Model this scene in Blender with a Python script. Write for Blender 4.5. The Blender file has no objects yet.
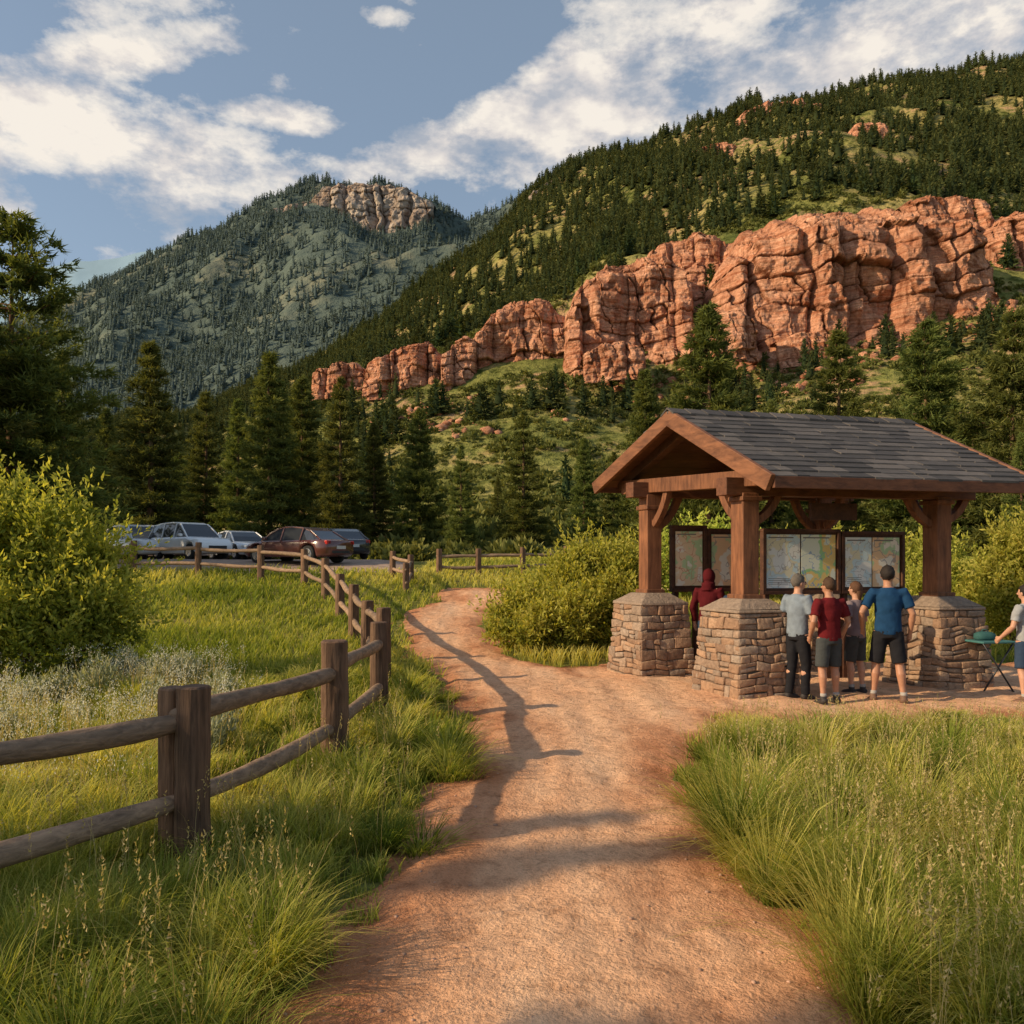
import bpy, bmesh, math, random
import numpy as np
from mathutils import Vector, Matrix
random.seed(7); rng=np.random.default_rng(7)
SC=bpy.context.scene; COL=SC.collection
R=math.radians
# ------------------------------------------------------------ noise
def hsh(i,j,s):
    n=(i*374761393+j*668265263+s*144269504)&0xffffffff
    n=((n^(n>>13))*1274126177)&0xffffffff
    return ((n^(n>>16))&0xffff)/65535.0
def vn(x,y,s=0):
    xi=np.floor(x).astype(np.int64); yi=np.floor(y).astype(np.int64)
    fx=x-xi; fy=y-yi; fx=fx*fx*(3-2*fx); fy=fy*fy*(3-2*fy)
    a=hsh(xi,yi,s);b=hsh(xi+1,yi,s);c=hsh(xi,yi+1,s);d=hsh(xi+1,yi+1,s)
    return (a*(1-fx)+b*fx)*(1-fy)+(c*(1-fx)+d*fx)*fy
def fbm(x,y,s=0,o=4):
    x=np.asarray(x,float);y=np.asarray(y,float);r=0;a=.5;t=0
    for k in range(o):
        r=r+a*vn(x*2**k+k*17.3,y*2**k-k*9.1,s+k);t+=a;a*=.5
    return r/t
def sstep(a,b,x):
    t=np.clip((np.asarray(x,float)-a)/(b-a),0,1);return t*t*(3-2*t)
# ------------------------------------------------------------ helpers
def fastmesh(name,V,faces_list,mats=(),col=None,smooth=False):
    me=bpy.data.meshes.new(name); V=np.asarray(V,np.float32)
    me.vertices.add(len(V)); me.vertices.foreach_set("co",V.ravel())
    li=np.concatenate([np.asarray(f,np.int32).ravel() for f in faces_list])
    tot=np.concatenate([np.full(len(f),np.asarray(f).shape[1],np.int32) for f in faces_list])
    st=np.concatenate([[0],np.cumsum(tot)[:-1]]).astype(np.int32)
    me.loops.add(len(li)); me.loops.foreach_set("vertex_index",li)
    me.polygons.add(len(tot)); me.polygons.foreach_set("loop_start",st)
    if smooth: me.polygons.foreach_set("use_smooth",np.ones(len(tot),bool))
    me.update(calc_edges=True)
    if col is not None:
        a=me.color_attributes.new("col",'FLOAT_COLOR','POINT')
        c=np.ones((len(V),4),np.float32); c[:,:col.shape[1]]=col
        a.data.foreach_set("color",c.ravel())
    for m in mats: me.materials.append(m)
    return me
def addobj(name,me,parent=None,loc=(0,0,0),rot=0,scale=1,kind=None):
    o=bpy.data.objects.new(name,me); COL.objects.link(o)
    o.location=loc; o.rotation_euler=(0,0,rot); o.scale=(scale,)*3 if not hasattr(scale,'__len__') else scale
    if parent: o.parent=parent
    if kind: o["kind"]=kind
    return o
def top(o,label,cat,group=None):
    o["label"]=label;o["category"]=cat
    if group:o["group"]=group
    return o
def empty(name,loc=(0,0,0),rot=0,scale=1):
    return addobj(name,None,None,loc,rot,scale)
class B:
    def __init__(s): s.v=[];s.f=[];s.c=[]
    def add(s,v,f,c=0.5):
        n=len(s.v); s.v+= [tuple(p) for p in v]; s.f+=[tuple(i+n for i in q) for q in f]; s.c+=[c]*len(v)
    def box(s,x0,x1,y0,y1,z0,z1,c=.5,jit=0,fn=None,taper=0):
        v=[(x0,y0,z0),(x1,y0,z0),(x1,y1,z0),(x0,y1,z0),(x0+taper,y0+taper,z1),(x1-taper,y0+taper,z1),(x1-taper,y1-taper,z1),(x0+taper,y1-taper,z1)]
        if jit: v=[tuple(a+random.uniform(-jit,jit) for a in p) for p in v]
        if fn: v=[fn(*p) for p in v]
        s.add(v,[(0,3,2,1),(4,5,6,7),(0,1,5,4),(1,2,6,5),(2,3,7,6),(3,0,4,7)],c)
    def beam(s,p,q,w,h,c=.5,fn=None,up=(0,0,1)):
        p=Vector(p);q=Vector(q);d=(q-p).normalized();side=d.cross(Vector(up))
        if side.length<1e-4: side=Vector((1,0,0))
        side.normalize();u=side.cross(d).normalized()
        v=[]
        for e in (p,q):
            for a,b in ((-1,-1),(1,-1),(1,1),(-1,1)): v.append(e+side*a*w/2+u*b*h/2)
        v=[tuple(x) for x in v]
        if fn: v=[fn(*x) for x in v]
        s.add(v,[(0,3,2,1),(4,5,6,7),(0,1,5,4),(1,2,6,5),(2,3,7,6),(3,0,4,7)],c)
    def tube(s,pts,rad,n=12,cap=True,c=.5,sq=0,jit=0):
        P=[Vector(p) for p in pts];N=len(P);v=[];f=[]
        ref=None
        for i,p in enumerate(P):
            d=(P[min(i+1,N-1)]-P[max(i-1,0)])
            if d.length<1e-6:d=Vector((0,0,1))
            d.normalize()
            if ref is None:
                ref=Vector((1,0,0)) if abs(d.x)<.8 else Vector((0,1,0))
            a=(ref-d*ref.dot(d)).normalized();ref=a;b=d.cross(a)
            r=rad[i] if hasattr(rad,'__len__') else rad
            rx,ry=(r if hasattr(r,'__len__') else (r,r))
            for k in range(n):
                t=2*math.pi*k/n;ca,sa=math.cos(t),math.sin(t)
                m=1.0
                if sq: m=1/((abs(ca)**sq+abs(sa)**sq)**(1/sq))
                m*=1+random.uniform(-jit,jit)
                v.append(p+a*ca*rx*m+b*sa*ry*m)
        for i in range(N-1):
            for k in range(n):
                k2=(k+1)%n
                f.append((i*n+k,i*n+k2,(i+1)*n+k2,(i+1)*n+k))
        if cap:
            f.append(tuple(range(n-1,-1,-1)));f.append(tuple((N-1)*n+k for k in range(n)))
        s.add(v,f,c)
    def ell(s,c0,r,nu=16,nv=10,c=.5):
        v=[];f=[]
        for j in range(nv+1):
            ph=math.pi*j/nv
            for i in range(nu):
                t=2*math.pi*i/nu
                v.append((c0[0]+r[0]*math.sin(ph)*math.cos(t),c0[1]+r[1]*math.sin(ph)*math.sin(t),c0[2]-r[2]*math.cos(ph)))
        for j in range(nv):
            for i in range(nu):
                i2=(i+1)%nu
                f.append((j*nu+i,j*nu+i2,(j+1)*nu+i2,(j+1)*nu+i))
        s.add(v,f,c)
    def mesh(s,name,mats,smooth=False,bevel=0,seg=2,merge=0):
        me=bpy.data.meshes.new(name);me.from_pydata(s.v,[],s.f)
        a=me.color_attributes.new("col",'FLOAT_COLOR','POINT')
        cc=np.ones((len(s.v),4),np.float32);cc[:,0]=s.c;a.data.foreach_set("color",cc.ravel())
        bm=bmesh.new();bm.from_mesh(me)
        if merge: bmesh.ops.remove_doubles(bm,verts=bm.verts,dist=merge)
        if bevel: bmesh.ops.bevel(bm,geom=list(bm.edges),offset=bevel,segments=seg,profile=.5,affect='EDGES',clamp_overlap=True)
        bmesh.ops.recalc_face_normals(bm,faces=bm.faces)
        if smooth:
            for q in bm.faces:q.smooth=True
        bm.to_mesh(me);bm.free()
        for m in (mats if hasattr(mats,'__len__') else [mats]): me.materials.append(m)
        return me
# ------------------------------------------------------------ materials
class NT:
    def __init__(s,mat):
        s.m=mat;mat.use_nodes=True;s.t=mat.node_tree;s.t.nodes.clear()
    def n(s,typ,**k):
        nd=s.t.nodes.new(typ)
        for a,b in k.items(): setattr(nd,a,b)
        return nd
    def l(s,a,b): s.t.links.new(a,b)
    def ramp(s,fac,stops,interp='LINEAR'):
        r=s.n('ShaderNodeValToRGB');r.color_ramp.interpolation=interp
        e=r.color_ramp.elements
        while len(e)<len(stops): e.new(.5)
        for i,(p,c) in enumerate(stops): e[i].position=p;e[i].color=(*c,1) if len(c)==3 else c
        s.l(fac,r.inputs[0]);return r.outputs[0]
    def mix(s,f,a,b,bt='MIX'):
        m=s.n('ShaderNodeMix',data_type='RGBA',blend_type=bt)
        for sock,val in ((m.inputs[0],f),(m.inputs[6],a),(m.inputs[7],b)):
            if hasattr(val,'is_linked'): s.l(val,sock)
            else: sock.default_value=val if not hasattr(val,'__len__') else ((*val,1) if len(val)==3 else val)
        return m.outputs[2]
    def math(s,op,a,b=None,c=None,clamp=False):
        m=s.n('ShaderNodeMath',operation=op,use_clamp=clamp)
        for i,v in enumerate((a,b,c)):
            if v is None: continue
            if hasattr(v,'is_linked'): s.l(v,m.inputs[i])
            else: m.inputs[i].default_value=v
        return m.outputs[0]
    def noise(s,vec,scale,detail=5,rough=.55,dist=0):
        x=s.n('ShaderNodeTexNoise');x.inputs['Scale'].default_value=scale;x.inputs['Detail'].default_value=detail
        x.inputs['Roughness'].default_value=rough;x.inputs['Distortion'].default_value=dist
        if vec is not None:s.l(vec,x.inputs['Vector'])
        return x.outputs[0]
    def mapping(s,vec,scale=(1,1,1),rot=(0,0,0)):
        m=s.n('ShaderNodeMapping');m.inputs['Scale'].default_value=scale;m.inputs['Rotation'].default_value=rot;s.l(vec,m.inputs[0]);return m.outputs[0]
    def bump(s,h,st=.5,dist=.02,prev=None):
        b=s.n('ShaderNodeBump');b.inputs['Strength'].default_value=st;b.inputs['Distance'].default_value=dist
        s.l(h,b.inputs['Height'])
        return b.outputs[0]
    def out(s,sh):
        o=s.n('ShaderNodeOutputMaterial');s.l(sh,o.inputs[0])
    def bsdf(s,color,rough=.8,normal=None,metal=0,spec=.3,**k):
        b=s.n('ShaderNodeBsdfPrincipled')
        if hasattr(color,'is_linked'): s.l(color,b.inputs['Base Color'])
        else:b.inputs['Base Color'].default_value=(*color,1)
        b.inputs['Roughness'].default_value=rough
        b.inputs['Metallic'].default_value=metal;b.inputs['Specular IOR Level'].default_value=spec
        for a,v in k.items(): b.inputs[a.replace('_',' ')].default_value=v
        if normal is not None:s.l(normal,b.inputs['Normal'])
        s.out(b.outputs[0]);return b
    def diff(s,color,normal=None):
        b=s.n('ShaderNodeBsdfDiffuse');s.l(color,b.inputs[0])
        if normal is not None:s.l(normal,b.inputs['Normal'])
        s.out(b.outputs[0])
    def col(s):
        at=s.n('ShaderNodeAttribute',attribute_name="col");sx=s.n('ShaderNodeSeparateColor');s.l(at.outputs['Color'],sx.inputs[0]);return sx.outputs
def newmat(name): return NT(bpy.data.materials.new(name))
def simple(name,c,rough=.6,metal=0,spec=.4,var=.15,scale=20,bump=0,**k):
    t=newmat(name);co=t.n('ShaderNodeTexCoord').outputs['Object']
    nz=t.noise(co,scale,3)
    a=tuple(min(1,x*(1+var)) for x in c);b=tuple(x*(1-var) for x in c)
    col=t.ramp(nz,[(.3,b),(.7,a)])
    nm=t.bump(nz,bump,.01) if bump else None
    t.bsdf(col,rough,nm,metal,spec,**k);return t.m
def foliage(name,dark,mid,light,trans=.35,objvar=.25):
    t=newmat(name);sx=t.col()
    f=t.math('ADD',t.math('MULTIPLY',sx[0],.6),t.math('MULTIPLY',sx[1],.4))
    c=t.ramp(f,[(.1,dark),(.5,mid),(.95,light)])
    if objvar:
        oi=t.n('ShaderNodeObjectInfo')
        v=t.math('MULTIPLY_ADD',oi.outputs['Random'],objvar,1-objvar/2)
        h=t.n('ShaderNodeHueSaturation');t.l(v,h.inputs['Value']);t.l(c,h.inputs['Color']);c=h.outputs[0]
        t.l(t.math('MULTIPLY_ADD',oi.outputs['Random'],.04,.48),h.inputs['Hue'])
    d=t.n('ShaderNodeBsdfDiffuse');t.l(c,d.inputs[0])
    tr=t.n('ShaderNodeBsdfTranslucent')
    wc=t.mix(1.0,c,(1.35,1.2,.5),'MULTIPLY');t.l(wc,tr.inputs[0])
    m=t.n('ShaderNodeMixShader');m.inputs[0].default_value=trans;t.l(d.outputs[0],m.inputs[1]);t.l(tr.outputs[0],m.inputs[2])
    t.out(m.outputs[0]);return t.m
M_pine=foliage("pine_needles",(.024,.040,.015),(.115,.14,.042),(.32,.32,.09),.36,.4)
M_pinehill=foliage("hill_needles",(.034,.050,.022),(.085,.105,.038),(.21,.21,.07),.22,.35)
M_far=foliage("far_forest_hazed",(.085,.115,.11),(.105,.138,.115),(.15,.17,.125),.1,0)  # distance haze is put into these pale bluish tree colours
M_bush=foliage("bush_leaves",(.07,.10,.018),(.30,.35,.06),(.68,.65,.16),.48)
M_shrub=foliage("hill_shrub",(.055,.075,.022),(.16,.175,.055),(.33,.30,.10),.25,0)
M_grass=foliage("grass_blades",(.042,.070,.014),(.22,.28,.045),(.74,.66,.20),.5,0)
M_sage=foliage("sage_leaves",(.14,.16,.09),(.30,.33,.21),(.6,.6,.45),.3,0)
M_seed=foliage("seed_heads",(.26,.2,.08),(.45,.36,.16),(.7,.58,.33),.4,0)
M_flow=foliage("white_flowers",(.45,.45,.38),(.7,.7,.62),(.85,.85,.8),.3,0)
def wood(name,dark,light,scale=(30,30,2.5),rough=.75,bump=.5):
    t=newmat(name);co=t.n('ShaderNodeTexCoord').outputs['Object'];sx=t.col()
    g=t.noise(t.mapping(co,scale),1.0,5,.65,.6)
    big=t.noise(co,3.5,2)
    f=t.math('ADD',t.math('MULTIPLY',g,.75),t.math('MULTIPLY',big,.25))
    c=t.ramp(f,[(.32,dark),(.5,tuple((a+b)/2 for a,b in zip(dark,light))),(.68,light)])
    c=t.mix(.55,c,t.ramp(sx[0],[(0,(.55,.55,.55)),(1,(1.25,1.2,1.15))]),'MULTIPLY')
    t.bsdf(c,rough,t.bump(g,bump,.012));return t.m
M_post=wood("weathered_post_wood",(.055,.030,.019),(.26,.15,.09),(28,28,2.2),bump=1)
M_rail=wood("weathered_rail_wood",(.12,.08,.055),(.42,.28,.18),(9,9,30),bump=1)
M_timber=wood("stained_timber",(.075,.028,.014),(.29,.12,.055),(16,16,2.0),.6,.4)
M_timberh=wood("stained_beam",(.075,.027,.014),(.21,.085,.042),(2.0,14,14),.6,.4)
M_barge=wood("stained_bargeboard",(.085,.033,.016),(.27,.115,.055),(3,3,12),.55,.4)
M_ceiling=wood("ceiling_boards",(.07,.03,.016),(.16,.075,.035),(2,12,12),.6,.3)
M_frame=wood("board_frame_wood",(.04,.016,.01),(.12,.05,.025),(12,12,12),.6,.3)
t=newmat("grey_shingles");co=t.n('ShaderNodeTexCoord').outputs['Object'];sx=t.col()
g=t.noise(t.mapping(co,(3,20,20)),1.5,5,.7)
c=t.ramp(t.math('ADD',t.math('MULTIPLY',g,.6),t.math('MULTIPLY',sx[0],.4)),[(.2,(.035,.032,.033)),(.5,(.075,.068,.066)),(.8,(.16,.138,.125))])
t.bsdf(c,.75,t.bump(g,.6,.01));M_shing=t.m
t=newmat("pier_stone");co=t.n('ShaderNodeTexCoord').outputs['Object'];sx=t.col()
c=t.ramp(sx[0],[(0,(.15,.115,.09)),(.1,(.26,.17,.12)),(.35,(.38,.24,.155)),(.6,(.29,.23,.185)),(.8,(.44,.28,.18)),(1,(.35,.29,.24))])
g=t.noise(co,16,6,.65);c=t.mix(.75,c,t.ramp(g,[(.3,(.5,.47,.45)),(.7,(1.2,1.15,1.1))]),'MULTIPLY')
t.bsdf(c,.9,t.bump(g,1,.03));M_stone=t.m
# dirt path
t=newmat("red_dirt");co=t.n('ShaderNodeTexCoord').outputs['Object'];sx=t.col()
n1=t.noise(t.mapping(co,(1.3,.32,1)),1.3,5,.62);n2=t.noise(co,8,6,.68);n3=t.noise(co,48,4,.65)
f=t.math('ADD',t.math('MULTIPLY',n1,.7),t.math('MULTIPLY',sx[0],.3))
c=t.ramp(f,[(.25,(.40,.16,.08)),(.42,(.58,.285,.155)),(.58,(.75,.43,.255)),(.78,(.82,.53,.34))])
c=t.mix(.65,c,t.ramp(n2,[(.32,(.50,.43,.38)),(.5,(1.0,.98,.96)),(.7,(1.15,1.13,1.1))]),'MULTIPLY')
c=t.mix(.38,c,t.ramp(n3,[(.34,(.5,.46,.43)),(.52,(1.05,1.05,1.05))]),'MULTIPLY')
h=t.math('ADD',n2,t.math('MULTIPLY',n3,.35))
t.diff(c,t.bump(h,.9,.06));M_dirt=t.m
t=newmat("meadow_soil");co=t.n('ShaderNodeTexCoord').outputs['Object']
n1=t.noise(co,.35,5,.6);n2=t.noise(co,9,4,.7)
c=t.ramp(n1,[(.3,(.11,.13,.035)),(.5,(.21,.21,.06)),(.7,(.34,.26,.11))])
c=t.mix(.7,c,t.ramp(n2,[(.3,(.45,.45,.45)),(.7,(1.3,1.25,1.2))]),'MULTIPLY')
t.diff(c,t.bump(n2,1,.08));M_ground=t.m
M_lot=simple("gravel_lot",(.34,.24,.18),.95,var=.25,scale=3,bump=.2)
t=newmat("hillside");co=t.n('ShaderNodeTexCoord').outputs['Object']
n1=t.noise(co,.03,6,.62);n2=t.noise(co,.35,5,.7);n3=t.noise(co,.025,5,.65,1)
c=t.ramp(n1,[(.3,(.11,.135,.04)),(.46,(.22,.225,.07)),(.6,(.38,.32,.125)),(.75,(.27,.235,.085))])
c=t.mix(.95,c,t.ramp(n2,[(.38,(.28,.32,.24)),(.5,(.92,.92,.9)),(.7,(1.3,1.2,1.1))]),'MULTIPLY')
red=t.ramp(n3,[(.50,(0,0,0)),(.58,(1,1,1))])
c=t.mix(t.math('MULTIPLY',red,t.ramp(n2,[(.45,(0,0,0)),(.55,(.75,.75,.75))])),c,(.48,.28,.17))
t.diff(c,t.bump(n2,1,1.8));M_hill=t.m
t=newmat("far_hillside_hazed");co=t.n('ShaderNodeTexCoord').outputs['Object']
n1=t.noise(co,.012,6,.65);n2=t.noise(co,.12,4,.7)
c=t.ramp(n1,[(.3,(.09,.125,.115)),(.55,(.12,.15,.125)),(.7,(.26,.25,.17))])  # bluish slope colours carry the air haze; there is no haze volume
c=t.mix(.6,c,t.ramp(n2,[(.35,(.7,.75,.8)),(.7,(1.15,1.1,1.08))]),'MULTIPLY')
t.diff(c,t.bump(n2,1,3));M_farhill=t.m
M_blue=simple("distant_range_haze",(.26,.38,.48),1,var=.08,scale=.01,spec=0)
def rockmat(name,stops,zs,dark=(.42,.33,.29)):
    t=newmat(name);co=t.n('ShaderNodeTexCoord').outputs['Object'];sx=t.col()
    st=t.noise(t.mapping(co,(.12*zs,.12*zs,2.0*zs)),1,6,.68,.6);n2=t.noise(t.mapping(co,(1.0*zs,1.0*zs,.18*zs)),1,5,.7,.3)
    n3=t.noise(co,2.2*zs,5,.75);n4=t.noise(co,.28*zs,3,.5)
    c=t.ramp(st,stops)
    c=t.mix(.75,c,t.ramp(n2,[(.36,dark),(.49,(1,1,1)),(.7,(1.15,1.12,1.1))]),'MULTIPLY')
    c=t.mix(.6,c,t.ramp(n3,[(.32,(.5,.43,.40)),(.55,(1.08,1.06,1.05))]),'MULTIPLY')
    c=t.mix(.8,c,t.ramp(n4,[(.35,(.72,.62,.58)),(.65,(1.1,1.1,1.1))]),'MULTIPLY')
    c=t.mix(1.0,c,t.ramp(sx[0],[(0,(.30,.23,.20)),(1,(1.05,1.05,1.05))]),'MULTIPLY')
    h=t.math('ADD',st,t.math('MULTIPLY',n3,.5))
    t.diff(c,t.bump(h,1,1.0/zs**.5));return t.m
M_red=rockmat("red_sandstone",[(.3,(.44,.17,.09)),(.43,(.62,.29,.17)),(.52,(.76,.43,.28)),(.6,(.58,.27,.16)),(.72,(.72,.39,.25))],.5)
M_grey=rockmat("pale_cliff_rock",[(.3,(.28,.25,.22)),(.5,(.44,.38,.32)),(.7,(.54,.46,.37))],.12)
# ------------------------------------------------------------ camera
cam=bpy.data.cameras.new("camera");camo=bpy.data.objects.new("camera",cam);COL.objects.link(camo)
camo.location=(0,0,2.0);camo.rotation_euler=(R(90),0,0);cam.sensor_width=36;cam.lens=28.125;cam.shift_y=48/1024
cam.clip_end=20000;cam.clip_start=.05;SC.camera=camo
SC.view_settings.view_transform='Standard';SC.view_settings.look='None';SC.view_settings.exposure=0
# ------------------------------------------------------------ sun + sky
EL=R(27);tosun=Vector((-.955,-.295,0)).normalized()*math.cos(EL)+Vector((0,0,math.sin(EL)))
sl=bpy.data.lights.new("sun",'SUN');sl.energy=5.0;sl.angle=R(.6);sl.color=(1,.77,.48)
so=bpy.data.objects.new("sun",sl);COL.objects.link(so);so.rotation_euler=tosun.to_track_quat('Z','Y').to_euler()
W=bpy.data.worlds.new("World");SC.world=W;t=NT(W)
sky=t.n('ShaderNodeTexSky',sky_type='NISHITA',sun_disc=False,sun_elevation=EL,sun_rotation=math.atan2(tosun.x,tosun.y),altitude=1200,air_density=1.2,dust_density=3.0,ozone_density=1.2)
tc=t.n('ShaderNodeTexCoord').outputs['Generated']
sp=t.n('ShaderNodeSeparateXYZ');t.l(tc,sp.inputs[0])
az=t.math('ARCTAN2',sp.outputs[0],sp.outputs[1]);el=t.math('ARCSINE',sp.outputs[2])
def blob(px,py,rx,ry,rot,st=1):
    a0=math.atan((px-512)/800);e0=math.atan((560-py)/800*math.cos(a0));rx/=800;ry/=800
    c,s=math.cos(R(rot)),math.sin(R(rot))
    dx=t.math('SUBTRACT',az,a0);dy=t.math('SUBTRACT',el,e0)
    u=t.math('ADD',t.math('MULTIPLY',dx,c/rx),t.math('MULTIPLY',dy,s/rx))
    v=t.math('ADD',t.math('MULTIPLY',dx,-s/ry),t.math('MULTIPLY',dy,c/ry))
    d=t.math('MULTIPLY_ADD',u,u,t.math('MULTIPLY',v,v))
    return t.math('MULTIPLY_ADD',d,-.5*st,st,clamp=True)
bl=[blob(*a) for a in [(470,135,170,24,16),(640,66,160,42,20,1),(860,48,190,36,4),(1040,25,160,50,10),(110,150,210,42,-6,.95),(320,192,130,16,-8,.7),(160,52,105,15,16,.85),(300,118,90,11,0,.7),(385,15,22,6,0,.35),(25,95,55,7,0,.6),(-200,80,200,60,0)]]
m=bl[0]
for b in bl[1:]: m=t.math('MAXIMUM',m,b)
cv=t.mapping(tc,(1,1,1.9))
nz=t.noise(cv,7.5,7,.62)
dens=t.math('ADD',m,t.math('MULTIPLY',t.math('SUBTRACT',nz,.5),3.8))
al=t.ramp(dens,[(.30,(0,0,0)),(.62,(.55,.55,.55)),(1.0,(.97,.97,.97))])
mp=t.n('ShaderNodeMapping');t.l(cv,mp.inputs[0]);mp.inputs['Location'].default_value=(.02,0,-.05)
nzs=t.noise(mp.outputs[0],7.5,4,.6)
sh=t.math('MULTIPLY_ADD',t.math('SUBTRACT',nz,nzs),3.6,.56,clamp=True)
cc=t.ramp(sh,[(.1,(.50,.52,.57)),(.5,(.78,.73,.70)),(.85,(1.0,.92,.82))])
skc=t.mix(.25,sky.outputs[0],(4.2,5.0,5.6))
bg=t.n('ShaderNodeBackground');bg.inputs[1].default_value=.125;t.l(skc,bg.inputs[0])
bc=t.n('ShaderNodeBackground');bc.inputs[1].default_value=.95;t.l(cc,bc.inputs[0])
ms=t.n('ShaderNodeMixShader');t.l(al,ms.inputs[0]);t.l(bg.outputs[0],ms.inputs[1]);t.l(bc.outputs[0],ms.inputs[2])
ow=t.n('ShaderNodeOutputWorld');t.l(ms.outputs[0],ow.inputs[0])
W.cycles.sampling_method='MANUAL';W.cycles.sample_map_resolution=512
# ------------------------------------------------------------ ground
def gh(x,y):
    x=np.asarray(x,float);y=np.asarray(y,float)
    h=1.9*sstep(14,36,y)
    h=h+(fbm(x*.35,y*.35,3,3)-.5)*.12*sstep(1.5,4,np.abs(x-.5)+0*y)*(1-sstep(0,1.5,np.where((x>1)&(y>9.5)&(y<16),1.5,0)))
    return h
def ghs(x,y): return float(gh(np.array([x]),np.array([y]))[0])
PY=[-6,0,3.45,4.1,5,6.67,8.4,9.5,10.3,13.3,16,17.8,20,22.3,24,25.5]
PL=[-1.6,-1.2,-1.0,-.90,-.68,-.5,-.42,-.45,-.6,-1.2,-1.75,-2.27,-2.9,-2.6,-2.0,-1.0]
PR=[1.1,1.3,1.42,1.50,1.45,1.5,1.8,2.3,3.0,1.7,-.1,-.35,-.75,-.55,.2,.4]
def pathd(x,y):
    x=np.asarray(x,float);y=np.asarray(y,float)
    xl=np.interp(y,PY,PL);xr=np.interp(y,PY,PR)
    d1=np.minimum(x-xl,xr-x);d1=np.minimum(d1,25.8-y)
    d2=np.minimum(np.minimum(x-.6,18-x),np.minimum(y-9.75,15.2-y-.25*np.clip(3-x,0,3)))
    d3=np.minimum(np.minimum(x+2.2,30-x),.95-np.abs(y-25-.12*x))
    d=np.maximum(np.maximum(d1,d2),d3)
    return d+(fbm(x*1.5,y*1.5,11,5)-.5)*.85
def axis(segs):
    out=[]
    for a,b,n in segs: out+=list(np.linspace(a,b,n,endpoint=False))
    return np.array(out+[segs[-1][1]])
def gridmesh(name,X,Y,Z,mat,smooth=True,mask=None,col=None):
    ny,nx=X.shape;V=np.stack([X,Y,Z],-1).reshape(-1,3)
    idx=np.arange(nx*ny).reshape(ny,nx)
    F=np.stack([idx[:-1,:-1],idx[:-1,1:],idx[1:,1:],idx[1:,:-1]],-1).reshape(-1,4)
    c=None if col is None else col.reshape(-1,1)
    if mask is not None:
        mk=mask.reshape(-1);F=F[mk[F].any(1)]
        used=np.unique(F);rm=np.full(len(V),-1);rm[used]=np.arange(len(used));V=V[used];F=rm[F]
        if c is not None:c=c[used]
    return fastmesh(name,V,[F],[mat],c,smooth)
gx=axis([(-4000,-400,8),(-400,-60,12),(-60,-12,40),(-12,12,120),(12,60,40),(60,400,12),(400,4000,8)])
gy=axis([(-400,-20,6),(-20,0,20),(0,16,80),(16,50,80),(50,120,20),(120,6000,14)])
X,Y=np.meshgrid(gx,gy);Z=gh(X,Y)
Z=np.where(Y>50,np.minimum(Z,1.9),Z)
addobj("ground",gridmesh("ground",X,Y,Z,M_ground),kind="structure")
def pz(X,Y,D): return gh(X,Y)+np.clip(D,-.3,.25)*.13+.02+(fbm(X*1.6,Y*.8,31,3)-.5)*.05+(fbm(X*4.5,Y*4.5,33,4)-.5)*.04+(fbm(X*3.2,Y*.35,37,3)-.5)*.06*np.clip(D*2,0,1)
px_=np.arange(-4,18,.06);py_=np.arange(-5,29,.06);X,Y=np.meshgrid(px_,py_);D=pathd(X,Y)
addobj("path",gridmesh("path",X,Y,pz(X,Y,D),M_dirt,mask=D>-.3,col=np.clip(D/.9,0,1)),kind="structure")
X,Y=np.meshgrid(np.arange(-44,-3,.5),np.arange(29.5,48,.5));e=np.minimum(np.minimum(X+43,-4.2-(Y-30)*.2-X),np.minimum(Y-30.2,47-Y))
Z=gh(X,Y)+np.clip(e,-.5,.5)*.12+.05
addobj("parking_lot",gridmesh("parking_lot",X,Y,Z,M_lot),kind="structure")
# ------------------------------------------------------------ hills
HY=[50,80,120,170,215,300,450,620]
HC=[-900,-100,100,200,300,400,500,540,600,700,800,900,1024,1200,1700]
HT=np.array([[558,552,548,535,515,490,460,470],[558,552,545,530,500,480,450,460],[558,550,540,510,480,460,440,450],[558,547,530,490,460,440,412,430],
[558,543,515,450,415,392,366,385],[558,538,495,420,374,344,308,330],[558,530,478,398,342,290,236,265],[558,527,470,385,320,258,196,230],
[558,523,460,372,288,222,160,205],[558,518,440,358,262,195,130,180],[558,512,420,342,225,160,98,150],[558,506,410,335,218,145,88,140],
[558,500,400,318,220,135,68,120],[558,485,380,300,200,115,36,100],[558,480,370,290,190,100,10,80]],float)
def mk(HY,HC,HT,amp,fr,sd):
    HYa=np.array(HY,float)
    def f(x,y):
        x=np.asarray(x,float);y=np.asarray(y,float)
        p=512+800*x/np.maximum(y,1)
        lev=np.stack([2+(560-np.interp(p,HC,HT[:,k]))*HY[k]/800 for k in range(len(HY))])
        i=np.clip(np.searchsorted(HYa,y,side='right')-1,0,len(HY)-2)
        tt=np.clip((y-HYa[i])/(HYa[i+1]-HYa[i]),0,1)
        a=np.take_along_axis(lev,i[None],0)[0];b=np.take_along_axis(lev,(i+1)[None],0)[0]
        z=a*(1-tt)+b*tt
        rid=1-np.abs(2*fbm(x*fr,y*fr*.6,sd,5)-1)*2
        w=sstep(HY[0],HY[0]+(HY[-1]-HY[0])*.4,y)
        return z+(rid-.5)*amp*w*(1-.35*sstep(HY[-3],HY[-2],y))+(fbm(x*fr*5,y*fr*5,sd+9,4)-.5)*amp*.35*w
    return f
hz=mk(HY,HC,HT,17,.012,21)
S,Yy=np.meshgrid(np.linspace(-1.5,1.6,420),np.concatenate([np.linspace(50,230,150),np.linspace(232,620,130)]))
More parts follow.
